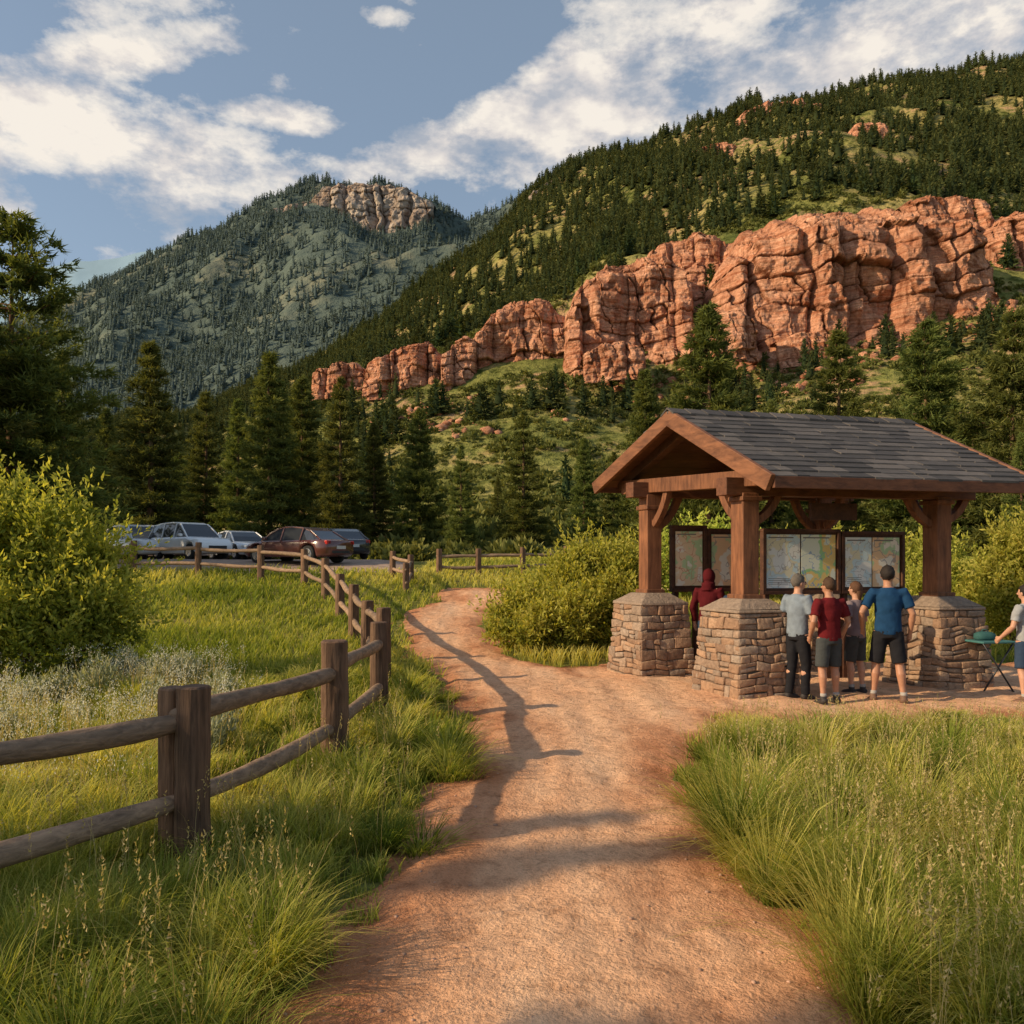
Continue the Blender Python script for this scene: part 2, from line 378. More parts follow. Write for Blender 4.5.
X=S*Yy;Z=hz(X.ravel(),Yy.ravel()).reshape(X.shape);Z[0]-=1.5
addobj("hill",gridmesh("hill",X,Yy,Z,M_hill),kind="structure")
FY=[430,620,900,1150]
FC=[-900,-200,0,75,150,220,265,300,345,400,450,500,560,620,800,1200,1800]
FT=np.array([[500,450,390,410],[495,440,385,400],[490,415,346,380],[480,390,312,360],[470,365,278,330],[460,342,244,298],[455,325,220,280],[450,318,208,270],
[445,310,200,262],[435,300,196,258],[430,290,184,250],[425,280,176,250],[420,260,170,250],[420,240,170,250],[420,240,170,250],[420,240,170,250],[420,240,170,250]],float)
fz=mk(FY,FC,FT,80,.0042,77)
S,Yy=np.meshgrid(np.linspace(-1.3,.75,330),np.linspace(430,1150,200));X=S*Yy
Z=fz(X.ravel(),Yy.ravel()).reshape(X.shape);Z[0]-=20
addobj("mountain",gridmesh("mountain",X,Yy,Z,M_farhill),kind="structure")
S=np.linspace(-1.4,.5,160);rows=[]
for yy,q in ((2600,0),(3300,1),(4200,.9)):
    pyv=np.interp(512+800*S,[-700,0,60,110,200,300,900],[300,270,266,262,240,250,240])+(fbm(S*14,S*0,5,5)-.5)*14
    rows.append(np.stack([S*yy,np.full_like(S,yy),2+(560-pyv)*3300/800*q],-1))
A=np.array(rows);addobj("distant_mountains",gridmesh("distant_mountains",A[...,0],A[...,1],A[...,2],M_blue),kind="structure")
# ------------------------------------------------------------ cliffs
def cliff(y0,topl,basel,seed,cracks,amp,mat,nu=300,nv=150,back=40,sweep=.14,ext=14,zn=4):
    name="rock_cliff";r=random.Random(seed);k4=amp/4
    pa,pb=topl[0][0],topl[-1][0]
    u=np.linspace(0,1,nu);px=pa+(pb-pa)*u;wid=(pb-pa)*y0/800;xx=u*wid
    zt=2+(560-np.interp(px,*zip(*topl)))*y0/800;zb0=2+(560-np.interp(px,*zip(*basel)))*y0/800
    zt=zt+(np.floor(fbm(xx/(4.5*k4),u*0,seed+3,3)*6)/6-.5)*zn*k4
    zb=zb0-ext*k4
    cr=sorted([0]+[min(.97,max(.03,(i+1)/(cracks+1)+r.uniform(-.42,.42)/(cracks+1))) for i in range(cracks)]+[1]);ca=np.array(cr)
    endb=sweep*wid*(1-np.sqrt(np.clip(1-(2*u-1)**4*.995,0,1)))
    tilt=-.10
    rows=[];cols=[];H=(zt-zb);H0=(zt-zb0)
    for v in np.linspace(0,1,nv):
        z=zb+H*v;vv=np.clip((z-zb0)/np.maximum(H0,1),0,1)
        uw=np.clip(u+(fbm(z/(9*k4),u*3,seed+41,3)-.5)*.06,0,1)
        i=np.clip(np.searchsorted(ca,uw,side='right')-1,0,len(cr)-2)
        tt=np.clip((uw-ca[i])/(ca[i+1]-ca[i]),0,1)
        ampi=.25+.95*hsh(i.astype(np.int64),i.astype(np.int64)*0+2,seed)
        lobe=amp*ampi*(1-np.abs(2*tt-1)**(3.0+3*hsh(i.astype(np.int64),i.astype(np.int64)*0+4,seed)))
        warp=(fbm(xx/(10*k4),z/(22*k4),seed,4)-.5)*7*k4+tilt*xx
        q=(z+warp)/(4.0*k4)+1.2*vn(z/(6*k4),z*0,seed+4);bi=np.floor(q).astype(np.int64);fq=q-bi
        ed=np.minimum(fq,1-fq)
        fade=.35+1.1*fbm(xx/(7*k4),z/(4*k4),seed+51,2)
        bed=(hsh(bi,bi*0+7,seed)-.5)*3.0*k4*fade
        gro=np.exp(-(ed/.05)**2)*(.2+1.3*hsh(bi,bi*0+3,seed)**2)*k4*fade
        cw=(4.0+9*hsh(bi//2,bi*0+9,seed))*k4
        cq=(xx+fbm(z/(3*k4),xx/(8*k4),seed+6,3)*3.0*k4+.3*z)/cw+hsh(bi//2,bi*0+5,seed)*9;ci=np.floor(cq).astype(np.int64);fc=cq-ci;ec=np.minimum(fc,1-fc)*cw
        blk=(hsh(ci,bi//2,seed+1)-.5)*2.6*k4
        gc=np.exp(-(ec/(.25*k4))**2)*1.0*k4*(hsh(ci,bi//2,seed+2)>.45)
        nn=(fbm(xx/(2.2*k4),z/(3.0*k4),seed+5,5)-.5)*3.2*k4
        big=(fbm(xx/(10*k4),z/(14*k4),seed+15,3)-.5)*6*k4
        w=np.clip((vv-.70)/.30,0,1);rnd=np.floor(w*5+.9*fbm(xx/(5*k4),u*0,seed,2))/5*amp*1.7+w**2*amp*.3
        foot=-np.clip((zb0+2*k4-z)/(6*k4),0,3)*1.6*k4      # talus foot runs out into the slope
        y=y0+endb-lobe*(1-.4*vv)+(vv**1.5)*H0*.18-bed*.6-blk+gro+gc+nn+rnd+big+foot
        rows.append(np.stack([(px-512)/800*y0+(fbm(z*.1,u*20,seed+2,2)-.5)*k4*2,y,z],-1))
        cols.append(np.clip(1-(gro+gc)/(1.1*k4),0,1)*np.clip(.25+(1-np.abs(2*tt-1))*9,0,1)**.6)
    last=rows[-1]
    for k in range(1,10):
        a=last.copy();a[:,1]+=back*k/9;a[:,2]+=(fbm(a[:,0]*.12,a[:,1]*.12,seed,4)-.5)*amp*.5-(.02*back*(k/9)**3*6)
        rows.append(a);cols.append(np.ones_like(u)*.8)
    A=np.array(rows)
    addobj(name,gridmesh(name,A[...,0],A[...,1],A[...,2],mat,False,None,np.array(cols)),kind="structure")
cliff(168,[(722,282),(732,252),(744,228),(764,208),(796,190),(850,182),(900,186),(940,192),(972,204),(990,226),(1006,246)],[(722,306),(770,318),(830,308),(880,318),(940,296),(1006,262)],3,6,4.6,M_red,480,230)
cliff(175,[(562,318),(574,288),(588,266),(612,251),(645,246),(672,244),(686,256),(698,282)],[(562,332),(610,326),(640,338),(698,298)],8,4,3.3,M_red,320,170)
cliff(190,[(684,268),(698,256),(718,252),(742,262)],[(684,284),(742,284)],101,2,2.4,M_red,130,80,24)
cliff(196,[(650,246),(668,232),(700,225),(720,230),(740,246)],[(650,262),(740,258)],81,3,2.8,M_red,170,90,30)
cliff(180,[(466,350),(476,326),(490,306),(508,295),(530,289),(548,287),(560,300),(572,318)],[(466,360),(510,358),(572,330)],5,3,2.7,M_red,240,140)
cliff(176,[(440,358),(452,338),(464,328),(476,336)],[(440,364),(476,358)],51,1,2.0,M_red,110,80,30)
cliff(184,[(362,368),(380,352),(404,338),(426,335),(446,352)],[(362,372),(446,366)],15,3,2.2,M_red,180,90)
cliff(190,[(312,372),(330,362),(350,358),(366,366)],[(312,376),(366,374)],16,2,1.8,M_red,110,60,20)
cliff(150,[(706,320),(722,305),(742,303),(758,318)],[(706,330),(758,332)],25,2,1.7,M_red,120,70,12)
cliff(190,[(988,225),(1005,208),(1040,200),(1090,212)],[(988,250),(1090,255)],35,3,3.0,M_red,160,90,30)
cliff(198,[(905,200),(935,190),(962,190),(990,202)],[(905,206),(990,208)],103,3,2.2,M_red,150,70,20)
cliff(158,[(780,338),(800,330),(826,330),(842,338)],[(780,342),(842,342)],104,2,1.6,M_red,120,60,10)
cliff(160,[(584,352),(602,340),(626,338),(646,350)],[(584,357),(646,355)],102,2,1.6,M_red,120,60,12)
cliff(166,[(950,306),(968,292),(990,286),(1008,298)],[(950,312),(1008,306)],106,2,1.8,M_red,120,60,14)
cliff(400,[(738,112),(765,98),(800,92),(836,102)],[(738,118),(836,112)],55,3,3.6,M_red,160,70,30)
cliff(330,[(690,150),(705,140),(722,137),(738,148)],[(690,156),(738,154)],65,2,2.4,M_red,100,60,30)
cliff(300,[(850,128),(862,118),(878,116),(890,126)],[(850,134),(890,132)],66,2,2.2,M_red,90,60,30)
cliff(430,[(528,190),(546,179),(570,170),(592,178)],[(528,200),(592,190)],75,3,3.4,M_grey,120,70,30)
cliff(850,[(254,226),(262,208),(280,197),(312,192),(318,180),(345,174),(385,174),(408,181),(434,196)],[(254,232),(330,222),(434,212)],95,7,8,M_grey,340,110,140,.06,12,2.5)
# ------------------------------------------------------------ tree templates
def tri_cloud(c,d,w):
    n=len(c);V=np.empty((n,3,3));V[:,0]=c-w;V[:,1]=c+w;V[:,2]=c+d
    return V.reshape(-1,3),np.arange(n*3).reshape(n,3)
def unit(a): return a/np.maximum(np.linalg.norm(a,axis=-1,keepdims=True),1e-9)
def pine_mesh(seed,H,Rr,nb,base,irr=0.0,tuft=.55,den=5.5,pw=.8,nw=19):
    g=np.random.default_rng(seed);C=[];D=[];Lc=[];BR=B()
    for i in range(nb):
        tt=g.random()**1.15;a=g.random()*6.283
        if tt<.9: tt=min(1,max(0,(round(tt*nw)+g.normal()*.15)/nw))
        lim=fbm(np.array([tt*6+a*.6]),np.array([a*.9]),seed,2)[0]
        if irr and lim<irr: continue
        z=H*(base+(1-base)*tt)
        L=Rr*((1-tt)**pw)*(.58+.5*g.random())*(.55+.45*min(1,tt*9+.3))+.20*H/18
        if irr: L*=.55+1.1*lim
        elv=-.22+.75*tt+g.normal()*.06
        m=max(4,int(L*den));s=.12+.88*g.random(m)**.75
        dirh=np.array([math.cos(a),math.sin(a),0]);per=np.array([-math.sin(a),math.cos(a),0])
        lat=(g.random(m)-.5)*2*L*.32*(1.05-s*.75)
        p=dirh*(s*L)[:,None]+per*lat[:,None]
        p[:,2]=z+L*(elv*s-.25*s*(1-s))+g.normal(size=m)*.06-np.abs(lat)*.15
        C.append(p);D.append(np.tile(dirh,(m,1))+unit(per)*np.sign(lat)[:,None]*.5);Lc.append(np.full(m,g.random())*.5+s*.5)
        if i%3==0:
            BR.tube([(0,0,z),tuple(dirh*L*.5+np.array([0,0,z+L*(elv*.5-.06)])),tuple(dirh*L*.9+np.array([0,0,z+L*elv*.9]))],[.05*H/18,.03*H/18,.01],5,False)
    C=np.concatenate(C);D=np.concatenate(D);Lc=np.concatenate(Lc)
    k=8;n=len(C)
    C=np.repeat(C,k,0)+g.normal(size=(n*k,3))*np.array([.11,.11,.07])*tuft/.5
    D=np.repeat(D,k,0);Lc=np.repeat(Lc,k)
    d=unit(unit(D)*.85+g.normal(size=(n*k,3))*.55+np.array([0,0,.2]))
    ln=tuft*(.5+.7*g.random(n*k));w=unit(np.cross(d,g.normal(size=(n*k,3))))*(tuft*.10*(.6+.8*g.random(n*k)))[:,None]
    V,F=tri_cloud(C,d*ln[:,None],w)
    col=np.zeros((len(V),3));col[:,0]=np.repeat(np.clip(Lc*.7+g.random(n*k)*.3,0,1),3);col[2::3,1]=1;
    crown=fastmesh("pine_crown",V,[F],[M_pine],col)
    T=B();pts=[];rad=[]
    for j in range(12):
        q=j/11;pts.append((math.sin(q*3+seed)*.012*H*q,math.cos(q*2.3+seed)*.01*H*q,H*q*.97-.3*(1-q)));rad.append((.017*H)*(1-q)**.8+.012+(.012*H*max(0,.06-q)*8))
    T.tube(pts,rad,10,True,jit=.08)
    base_n=len(T.v);T.v+=BR.v;T.f+=[tuple(i+base_n for i in f) for f in BR.f];T.c+=BR.c
    return T.mesh("pine_trunk",M_bark,True),crown
t=newmat("pine_bark");co=t.n('ShaderNodeTexCoord').outputs['Object']
g=t.noise(t.mapping(co,(8,8,2)),1.5,5,.7);t.diff(t.ramp(g,[(.3,(.06,.038,.025)),(.7,(.24,.15,.09))]),t.bump(g,1,.04));M_bark=t.m
PV=[pine_mesh(1,18,4.4,320,.05),pine_mesh(2,18,4.0,300,.06,0,.55,5.5,.85,17),pine_mesh(3,18,5.2,320,.06,.2),pine_mesh(4,18,4.3,290,.08,0,.55,5.5,.9,21),
    pine_mesh(5,18,5.8,520,.12,.44,.5,5.0,.62,13),pine_mesh(6,18,5.2,340,.04,.12,.55,5.5,.82,17)]
def px2(px,y): return (px-512)*y/800
def terrain(x,y): return ghs(x,y) if y<52 else max(1.9,float(hz(np.array([x]),np.array([y]))[0]))
PINES=[
(12,203,34,4,.9),(-75,250,30,4,1.1),(62,345,52,1,.85),(150,338,54,0,.95),(106,405,62,3,.9),(205,388,66,1,.9),(238,396,62,3,.8),(270,349,58,0,.9),(302,374,62,5,.8),(340,374,56,1,.9),(374,420,60,3,.85),
(420,406,58,5,.8),(461,443,54,1,.8),(400,470,66,3,.9),(523,408,58,1,.95),(584,436,64,0,.8),(645,366,58,3,.9),(708,300,52,5,.95),
(674,415,62,0,.8),(772,398,64,3,.8),(838,327,54,0,.95),(926,316,52,5,.95),(1014,304,48,2,.9),(882,425,62,1,.9),(974,400,60,1,.8),(1070,340,44,4,.9),(40,400,64,3,1),(-10,360,60,0,1),(-40,380,52,1,1),
(498,475,84,3,.9),(180,445,82,5,1),(1022,430,38,3,.8),(738,445,70,0,.8),(800,455,72,3,.9),(614,450,66,1,.85)]
lab={True:"tall dark green pine with a conical crown at the meadow edge",False:"large spreading pine with irregular clumped boughs"}
r=random.Random(4)
for (px,tp,y,v,wf) in PINES:
    x=px2(px,y);z0=terrain(x,y)-.1;zt=2+(560-tp)*y/800;s=(zt-z0)/18.6
    e=empty("pine_tree",(x,y,z0),r.random()*6.28);e.scale=(s*wf*1.05,)*2+(s,)
    top(e,lab[v!=4],"tree","pines along the meadow and parking area")
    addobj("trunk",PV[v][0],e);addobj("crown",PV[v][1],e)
for (x,y,H,v,wf) in [(-12.0,-1.5,8.4,4,.8),(-15.5,.3,9.1,1,.65),(-14.0,1.5,8.0,3,.6)]:
    e=empty("pine_tree",(x,y,ghs(x,y)-.1),2.0*v,(H/18*wf,H/18*wf,H/18));top(e,lab[v!=4],"tree","pines along the meadow and parking area")
    addobj("trunk",PV[v][0],e);addobj("crown",PV[v][1],e)
def tmpl(seed,n,wide=.23,tl=.16,up=.1):
    g=np.random.default_rng(seed);tt=g.random(n)**1.25;a=g.random(n)*6.283
    rad=wide*(1-tt)**.85*(.45+.6*g.random(n));c=np.stack([np.cos(a)*rad*.75,np.sin(a)*rad*.75,.06+.94*tt],-1)
    d=np.stack([np.cos(a),np.sin(a),-.35+1.5*tt],-1)+g.normal(size=(n,3))*.3
    d=unit(d)*(tl*(1-.55*tt)*(.6+.7*g.random(n)))[:,None];w=unit(np.cross(d,g.normal(size=(n,3))))*(tl*.22*(1-.4*tt))[:,None]
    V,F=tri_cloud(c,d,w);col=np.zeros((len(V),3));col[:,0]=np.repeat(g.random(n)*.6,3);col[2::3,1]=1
    k=7;cv=[[wide*.5*math.cos(6.283*i/k),wide*.5*math.sin(6.283*i/k),.07] for i in range(k)]+[[0,0,.97]]
    cf=[[i,(i+1)%k,k] for i in range(k)];n0=len(V);V=np.concatenate([V,np.array(cv)]);F=np.concatenate([F,np.array(cf)+n0]);col=np.concatenate([col,np.zeros((k+1,3))])
    return V,F,col
def scatter(name,tmpls,P,scale,mat,wid=None):
    VV=[];FF=[];CC=[];n0=0;g=np.random.default_rng(len(P))
    which=g.integers(0,len(tmpls),len(P))
    for k,(V,F,C) in enumerate(tmpls):
        sel=np.where(which==k)[0]
        if len(sel)==0:continue
        a=g.random(len(sel))*6.283;ca,sa=np.cos(a)[:,None],np.sin(a)[:,None]
        s=scale[sel][:,None];ws=s if wid is None else s*wid[sel][:,None]
        X=(V[None,:,0]*ca-V[None,:,1]*sa)*ws+P[sel,0][:,None];Y=(V[None,:,0]*sa+V[None,:,1]*ca)*ws+P[sel,1][:,None];Z=V[None,:,2]*s+P[sel,2][:,None]
        VV.append(np.stack([X,Y,Z],-1).reshape(-1,3))
        FF.append((F[None]+(np.arange(len(sel))*len(V))[:,None,None]).reshape(-1,3)+n0);n0+=len(sel)*len(V)
        cc=np.tile(C,(len(sel),1));cc[:,0]=np.clip(cc[:,0]+np.repeat(g.random(len(sel))*.4,len(V)),0,1);CC.append(cc)
    return fastmesh(name,np.concatenate(VV),[np.concatenate(FF)],[mat],np.concatenate(CC))
N=17000
y=np.sqrt(rng.random(N)*(470**2-62**2)+62**2);s=rng.random(N)*1.5-.75;x=s*y;px=512+800*s
cl=fbm(x*.03,y*.03,5,3);fine=fbm(x*.012,y*.02,6,3)
prob=np.where(y>218,.80*sstep(.28,.46,cl)*sstep(.28,.42,fine+.04)+.18,np.where(y>120,.03+.13*sstep(.48,.65,cl),.012))
prob=np.where((px<400)&(y>100),np.maximum(prob,.26),prob)
prob=np.where((px<580)&(y>215),np.maximum(prob,.6),prob)
prob=np.where((px>722)&(px<1000)&(y>150)&(y<182),0,prob)
prob=np.where((px>560)&(px<700)&(y>160)&(y<185),0,prob);prob=np.where((px>450)&(px<570)&(y>166)&(y<188),0,prob)
k=rng.random(N)<prob;x,y=x[k],y[k];z=hz(x,y)-.3
for (pa,pb,yy,zpy,n) in [(780,975,196,196,30),(595,680,200,244,12),(495,550,204,290,8)]:
    q=rng.random(n)*(pb-pa)+pa;yb=yy+rng.random(n)*12
    x=np.concatenate([x,(q-512)*yb/800]);y=np.concatenate([y,yb]);z=np.concatenate([z,2+(560-zpy)*(yy-18)/800+0*q-2.5])
n=84;q=np.concatenate([rng.random(34)*290+715,rng.random(24)*330+380,rng.random(26)*40+690]);yb=146+rng.random(n)*12
x=np.concatenate([x,(q-512)*yb/800]);y=np.concatenate([y,yb]);z=np.concatenate([z,hz((q-512)*yb/800,yb)-.3])
hgt=(3.4+6.2*rng.random(len(x))**1.3)*np.where(y<170,.8,1);order=np.argsort(-hgt/y)
P=np.stack([x,y,z],-1)[order];hgt=hgt[order];wd=.85+.65*rng.random(len(x))
T1=[tmpl(i,90,.2+.03*i) for i in range(4)]
tm=[fastmesh("hill_pine",V,[F],[M_pinehill],C) for V,F,C in [tmpl(20+i,260,.21+.03*i,.14) for i in range(4)]]
inv=(np.abs(P[:,0]/P[:,1])<.68)
near=np.where(inv)[0][:240];rest=np.setdiff1d(np.arange(len(P)),near)
for j,i in enumerate(near):
    o=addobj("pine_tree",tm[j%4],None,tuple(P[i]),random.random()*6.28,(hgt[i]*wd[i],hgt[i]*wd[i],hgt[i]))
    top(o,"small dark green pine growing on the grassy hillside","tree","pines scattered on the hillside")
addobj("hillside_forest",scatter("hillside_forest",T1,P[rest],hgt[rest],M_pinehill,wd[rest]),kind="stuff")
N=14500;y=np.sqrt(rng.random(N)*(1000**2-440**2)+440**2);s=rng.random(N)*1.05-.75;x=s*y
k=rng.random(N)<.40+.60*sstep(.36,.48,fbm(x*.012,y*.012,8,4));x,y=x[k],y[k]
P=np.stack([x,y,fz(x,y)-1],-1)
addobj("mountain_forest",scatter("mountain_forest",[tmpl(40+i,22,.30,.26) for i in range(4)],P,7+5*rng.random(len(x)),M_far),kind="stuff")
def shr(seed,n):
    g=np.random.default_rng(seed);d=unit(g.normal(size=(n,3)));d[:,2]=np.abs(d[:,2]);c=d*(.55+.4*g.random(n))[:,None]*np.array([.5,.5,.42])
    dd=unit(d+g.normal(size=(n,3))*.5)*.24;w=unit(np.cross(dd,g.normal(size=(n,3))))*.09
    V,F=tri_cloud(c,dd,w);col=np.zeros((len(V),3));col[:,0]=np.repeat(g.random(n)*.5,3);col[2::3,1]=1;return V,F,col
N=12000;y=np.sqrt(rng.random(N)*(230**2-54**2)+54**2);s=rng.random(N)*1.5-.75;x=s*y
k=(fbm(x*.05,y*.05,12,3)>.44)|((y>140)&(y<170));x,y=x[k],y[k];P=np.stack([x,y,np.maximum(hz(x,y),1.9)-.1],-1)
addobj("hillside_shrubs",scatter("hillside_shrubs",[shr(i,70) for i in range(3)],P,.8+2.8*rng.random(len(x))**2.6,M_shrub),kind="stuff")
N=380;y=47+rng.random(N)*16;s=rng.random(N)*1.5-.8;x=s*y
P=np.stack([x,y,gh(x,np.minimum(y,49))-.1],-1)
addobj("meadow_edge_shrubs",scatter("meadow_edge_shrubs",[shr(10+i,260) for i in range(3)],P,1.0+2.0*rng.random(N),M_shrub),kind="stuff")
def peb(seed,sub=1,fl=.55):
    bm=bmesh.new();bmesh.ops.create_icosphere(bm,subdivisions=sub,radius=1);g=random.Random(seed)
    V=np.array([[v.co.x*(1+g.uniform(-.28,.28)),v.co.y*.8*(1+g.uniform(-.28,.28)),v.co.z*fl*(1+g.uniform(-.2,.2))] for v in bm.verts]);F=np.array([[v.index for v in f.verts] for f in bm.faces]);bm.free()
    return V,F,np.full((len(V),3),.75)
n=1300;q=np.concatenate([rng.random(800)*330+690,rng.random(500)*360+360]);yb=138+rng.random(n)**.5*30;x=(q-512)*yb/800
k=fbm(x*.05,yb*.05,61,3)>.45;x,yb=x[k],yb[k]
addobj("fallen_rocks",scatter("fallen_rocks",[peb(i+9,1,.8) for i in range(5)],np.stack([x,yb,hz(x,yb)],-1),.22+1.4*rng.random(len(x))**3,M_red),kind="stuff")
# ------------------------------------------------------------ bushes
def bush_mesh(seed,blobs,n,leaf,mat,loose=1.0,name="bush_crown"):
    g=np.random.default_rng(seed);C=[];D=[];Q=[]
    bb=[(b[0],b[1],b[2],b[3]*.82) for b in blobs]
    for b in blobs:
        for _ in range(10):
            d=unit(g.normal(size=3));d[2]=abs(d[2])*.9
            bb.append((b[0]+d[0]*b[3]*.95*loose,b[1]+d[1]*b[3]*.95,b[2]+d[2]*b[3]*loose,b[3]*(.18+.26*g.random())))
    vol=np.array([b[3]**2 for b in bb]);cnt=(n*.72*vol/vol.sum()).astype(int)
    for (bx,by,bz,br),m in zip(bb,cnt):
        d=unit(g.normal(size=(m,3)));lump=fbm(d[:,0]*3+bx*5,d[:,1]*3+d[:,2]*4,seed,3)
        rr=br*(.5+.55*g.random(m)**.6)*(.40+1.2*lump)
        C.append(np.array([bx,by,bz])+d*rr[:,None]);D.append(d);Q.append(lump)
    ns=n//60
    b=np.array(bb)[g.integers(0,len(bb),ns)];d=unit(g.normal(size=(ns,3))*.7+np.array([0,0,1]));ll=(.6+.8*g.random(ns))*loose
    for j in range(18):
        C.append(b[:,:3]+d*(b[:,3]*.65+.034*j*ll)[:,None]+g.normal(size=(ns,3))*.018);D.append(d);Q.append(np.full(ns,.8))
    C=np.concatenate(C);D=np.concatenate(D);Q=np.concatenate(Q);k=C[:,2]>.02;C,D,Q=C[k],D[k],Q[k];m=len(C)
    d=unit(D*.7+g.normal(size=(m,3))*.8+np.array([0,0,.5]))*(leaf*(.6+.8*g.random(m)))[:,None]
    w=unit(np.cross(d,g.normal(size=(m,3))))*(leaf*.22)
    V=np.empty((m,4,3));V[:,0]=C;V[:,1]=C+d*.45+w;V[:,2]=C+d;V[:,3]=C+d*.45-w
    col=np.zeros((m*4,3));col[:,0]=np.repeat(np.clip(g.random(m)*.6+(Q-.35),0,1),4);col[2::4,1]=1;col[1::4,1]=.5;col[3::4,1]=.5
    return fastmesh(name,V.reshape(-1,3),[np.arange(m*4).reshape(m,4)],[mat],col)
def bush(x,y,blobs,n,leaf,seed,label,mat=M_bush,nst=14,loose=1.0):
    z=ghs(x,y);e=empty("bush",(x,y,z));top(e,label,"bush")
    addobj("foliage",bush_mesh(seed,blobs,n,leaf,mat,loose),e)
    T=B();g=random.Random(seed)
    for i in range(nst):
        b=g.choice(blobs);T.tube([(b[0]*.3+g.uniform(-.1,.1),b[1]*.3,-.05),(b[0]*.7,b[1]*.7,b[2]*.6),(b[0]+g.uniform(-.2,.2)*b[3],b[1]+g.uniform(-.2,.2),b[2]+b[3]*.5)],[.03,.02,.006],6)
    addobj("stem",T.mesh("bush_stem",M_bark,True),e)
bush(px2(562,17),17,[(-.95,-.3,.42,.6),(-.35,.1,.75,.75),(.35,.1,1.1,.85),(.95,.2,1.25,.85),(1.4,.3,1.15,.75),(0,-.7,.4,.6),(.7,-.7,.6,.65),(-.6,-.7,.3,.5),(1.2,-.5,.5,.65)],54000,.10,1,"large rounded light green bush beside the dirt path")
bush(px2(36,12.5),12.5,[(-.9,0,1.6,1.0),(-.1,.2,1.9,.85),(.55,.2,1.3,.7),(-.3,-.5,.9,.8),(-1.6,.3,2.0,1.0),(.85,0,.6,.55),(-1.2,-.4,.8,.8),(.2,-.6,.5,.6),(-.5,.1,2.5,.5),(1.05,.1,1.0,.35)],54000,.10,2,"tall leafy yellow green shrub standing in the meadow",M_bush,22,1.2)
bush(px2(955,19),19,[(-.8,0,.5,.7),(0,0,.7,.9),(.9,.1,.6,.8)],15000,.11,4,"low green bush behind the stone pier")
bush(px2(1020,17),17,[(-.3,0,.9,.8),(.7,0,1.3,1.0),(.3,.2,1.8,.7)],24000,.11,5,"tall green bush beside the trail shelter")
bush(px2(860,24),24,[(-2,0,.5,.9),(-.8,0,.8,1.0),(.5,.2,.6,1.0),(1.8,.1,.8,1.1)],16000,.14,9,"wide green thicket behind the trail shelter")
bush(px2(715,24),24,[(-1.5,0,.5,.9),(-.3,0,.9,1.1),(1,.2,.7,1.0)],13000,.14,10,"green thicket behind the trail shelter")
# ------------------------------------------------------------ grass
def blades(P,h,w,lean,az,tint,mat,name,tip=0):
    n=len(P);side=np.stack([-np.sin(az+1.2*(rng.random(n)-.5)),np.cos(az),0*az],-1);ld=np.stack([np.cos(az),np.sin(az),0*az],-1)
    V=np.empty((n,7,3))
    for k,(tt,ws) in enumerate(((0,.7),(.4,1.0),(.75,.7))):
        c=P+np.stack([0*h,0*h,h*tt*(1-.12*lean*tt)],-1)+ld*(lean*h*tt**1.8)[:,None]
        V[:,2*k]=c-side*(w*ws/2)[:,None];V[:,2*k+1]=c+side*(w*ws/2)[:,None]
    V[:,6]=P+np.stack([0*h,0*h,h*(1-.28*lean)],-1)+ld*(lean*h)[:,None]
    b=(np.arange(n)*7)[:,None];Q=np.concatenate([b+np.array([[0,1,3,2]]),b+np.array([[2,3,5,4]])]);T=b+np.array([[4,5,6]])
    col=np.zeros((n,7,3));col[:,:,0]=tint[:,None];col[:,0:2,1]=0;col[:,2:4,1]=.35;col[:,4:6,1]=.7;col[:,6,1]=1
    return fastmesh(name,V.reshape(-1,3),[Q,T],[mat],col.reshape(-1,3))
def field(N,y0,y1,smax,q=.35):
    u=rng.random(N);y=(math.sqrt(y0)+(math.sqrt(y1)-math.sqrt(y0))*u)**2;s=(rng.random(N)*2-1)*smax;x=s*y+(rng.random(N)-.5)*.6
    k=rng.random(N)<.75;ix=np.floor(x/q).astype(np.int64);iy=np.floor(y/q).astype(np.int64)
    cx=ix*q+hsh(ix,iy,5)*q;cy=iy*q+hsh(ix,iy,6)*q
    x=np.where(k,x+(cx-x)*.45,x);y=np.where(k,y+(cy-y)*.45,y)
    return x,y
def keep(x,y):
    d=pathd(x,y);k=d<-.02-.45*rng.random(len(x))**2
    k&=~((x>1.6)&(x<9)&(y>10.2)&(y<15.4));k&=~((x<-3.4)&(y>30)&(y<47));return k,d
def cap(h,x,y,f=.85):
    lim=f*2*(1-y/10.9);return np.where((x>1.8)&(y<10.9),np.minimum(h,np.clip(lim,.05,1)*(.7+.5*hsh((x*40).astype(np.int64),(y*40).astype(np.int64),2))),h)
x,y=field(200000,2.6,14,.74);k,d=keep(x,y);x,y,d=x[k],y[k],d[k];n=len(x)
cl=fbm(x*.9,y*.9,41,3);cl2=fbm(x*3.2,y*3.2,42,2)
right=x>1.0
h=np.where(right,.05+.60*cl**1.3*cl2*1.7,.07+.42*cl*cl2*1.6)*(.6+.7*rng.random(n))
h*=np.clip(.3+(-d)*1.1,.3,1.0);h=cap(h,x,y)
w=(.004+.005*rng.random(n))*np.clip(y/5,.8,2.2);az=rng.random(n)*6.283*.6+ (cl*9);lean=.2+.8*rng.random(n)**1.2
tint=np.clip(-.15+1.3*fbm(x*.55,y*.55,51,4)+.5*(rng.random(n)-.5)+np.where(right,.10,0)+.12*sstep(6,12,y),0,1)
P=np.stack([x,y,gh(x,y)-.01],-1)
addobj("tall_grass",blades(P,h,w,lean,az,tint,M_grass,"tall_grass"),kind="stuff")
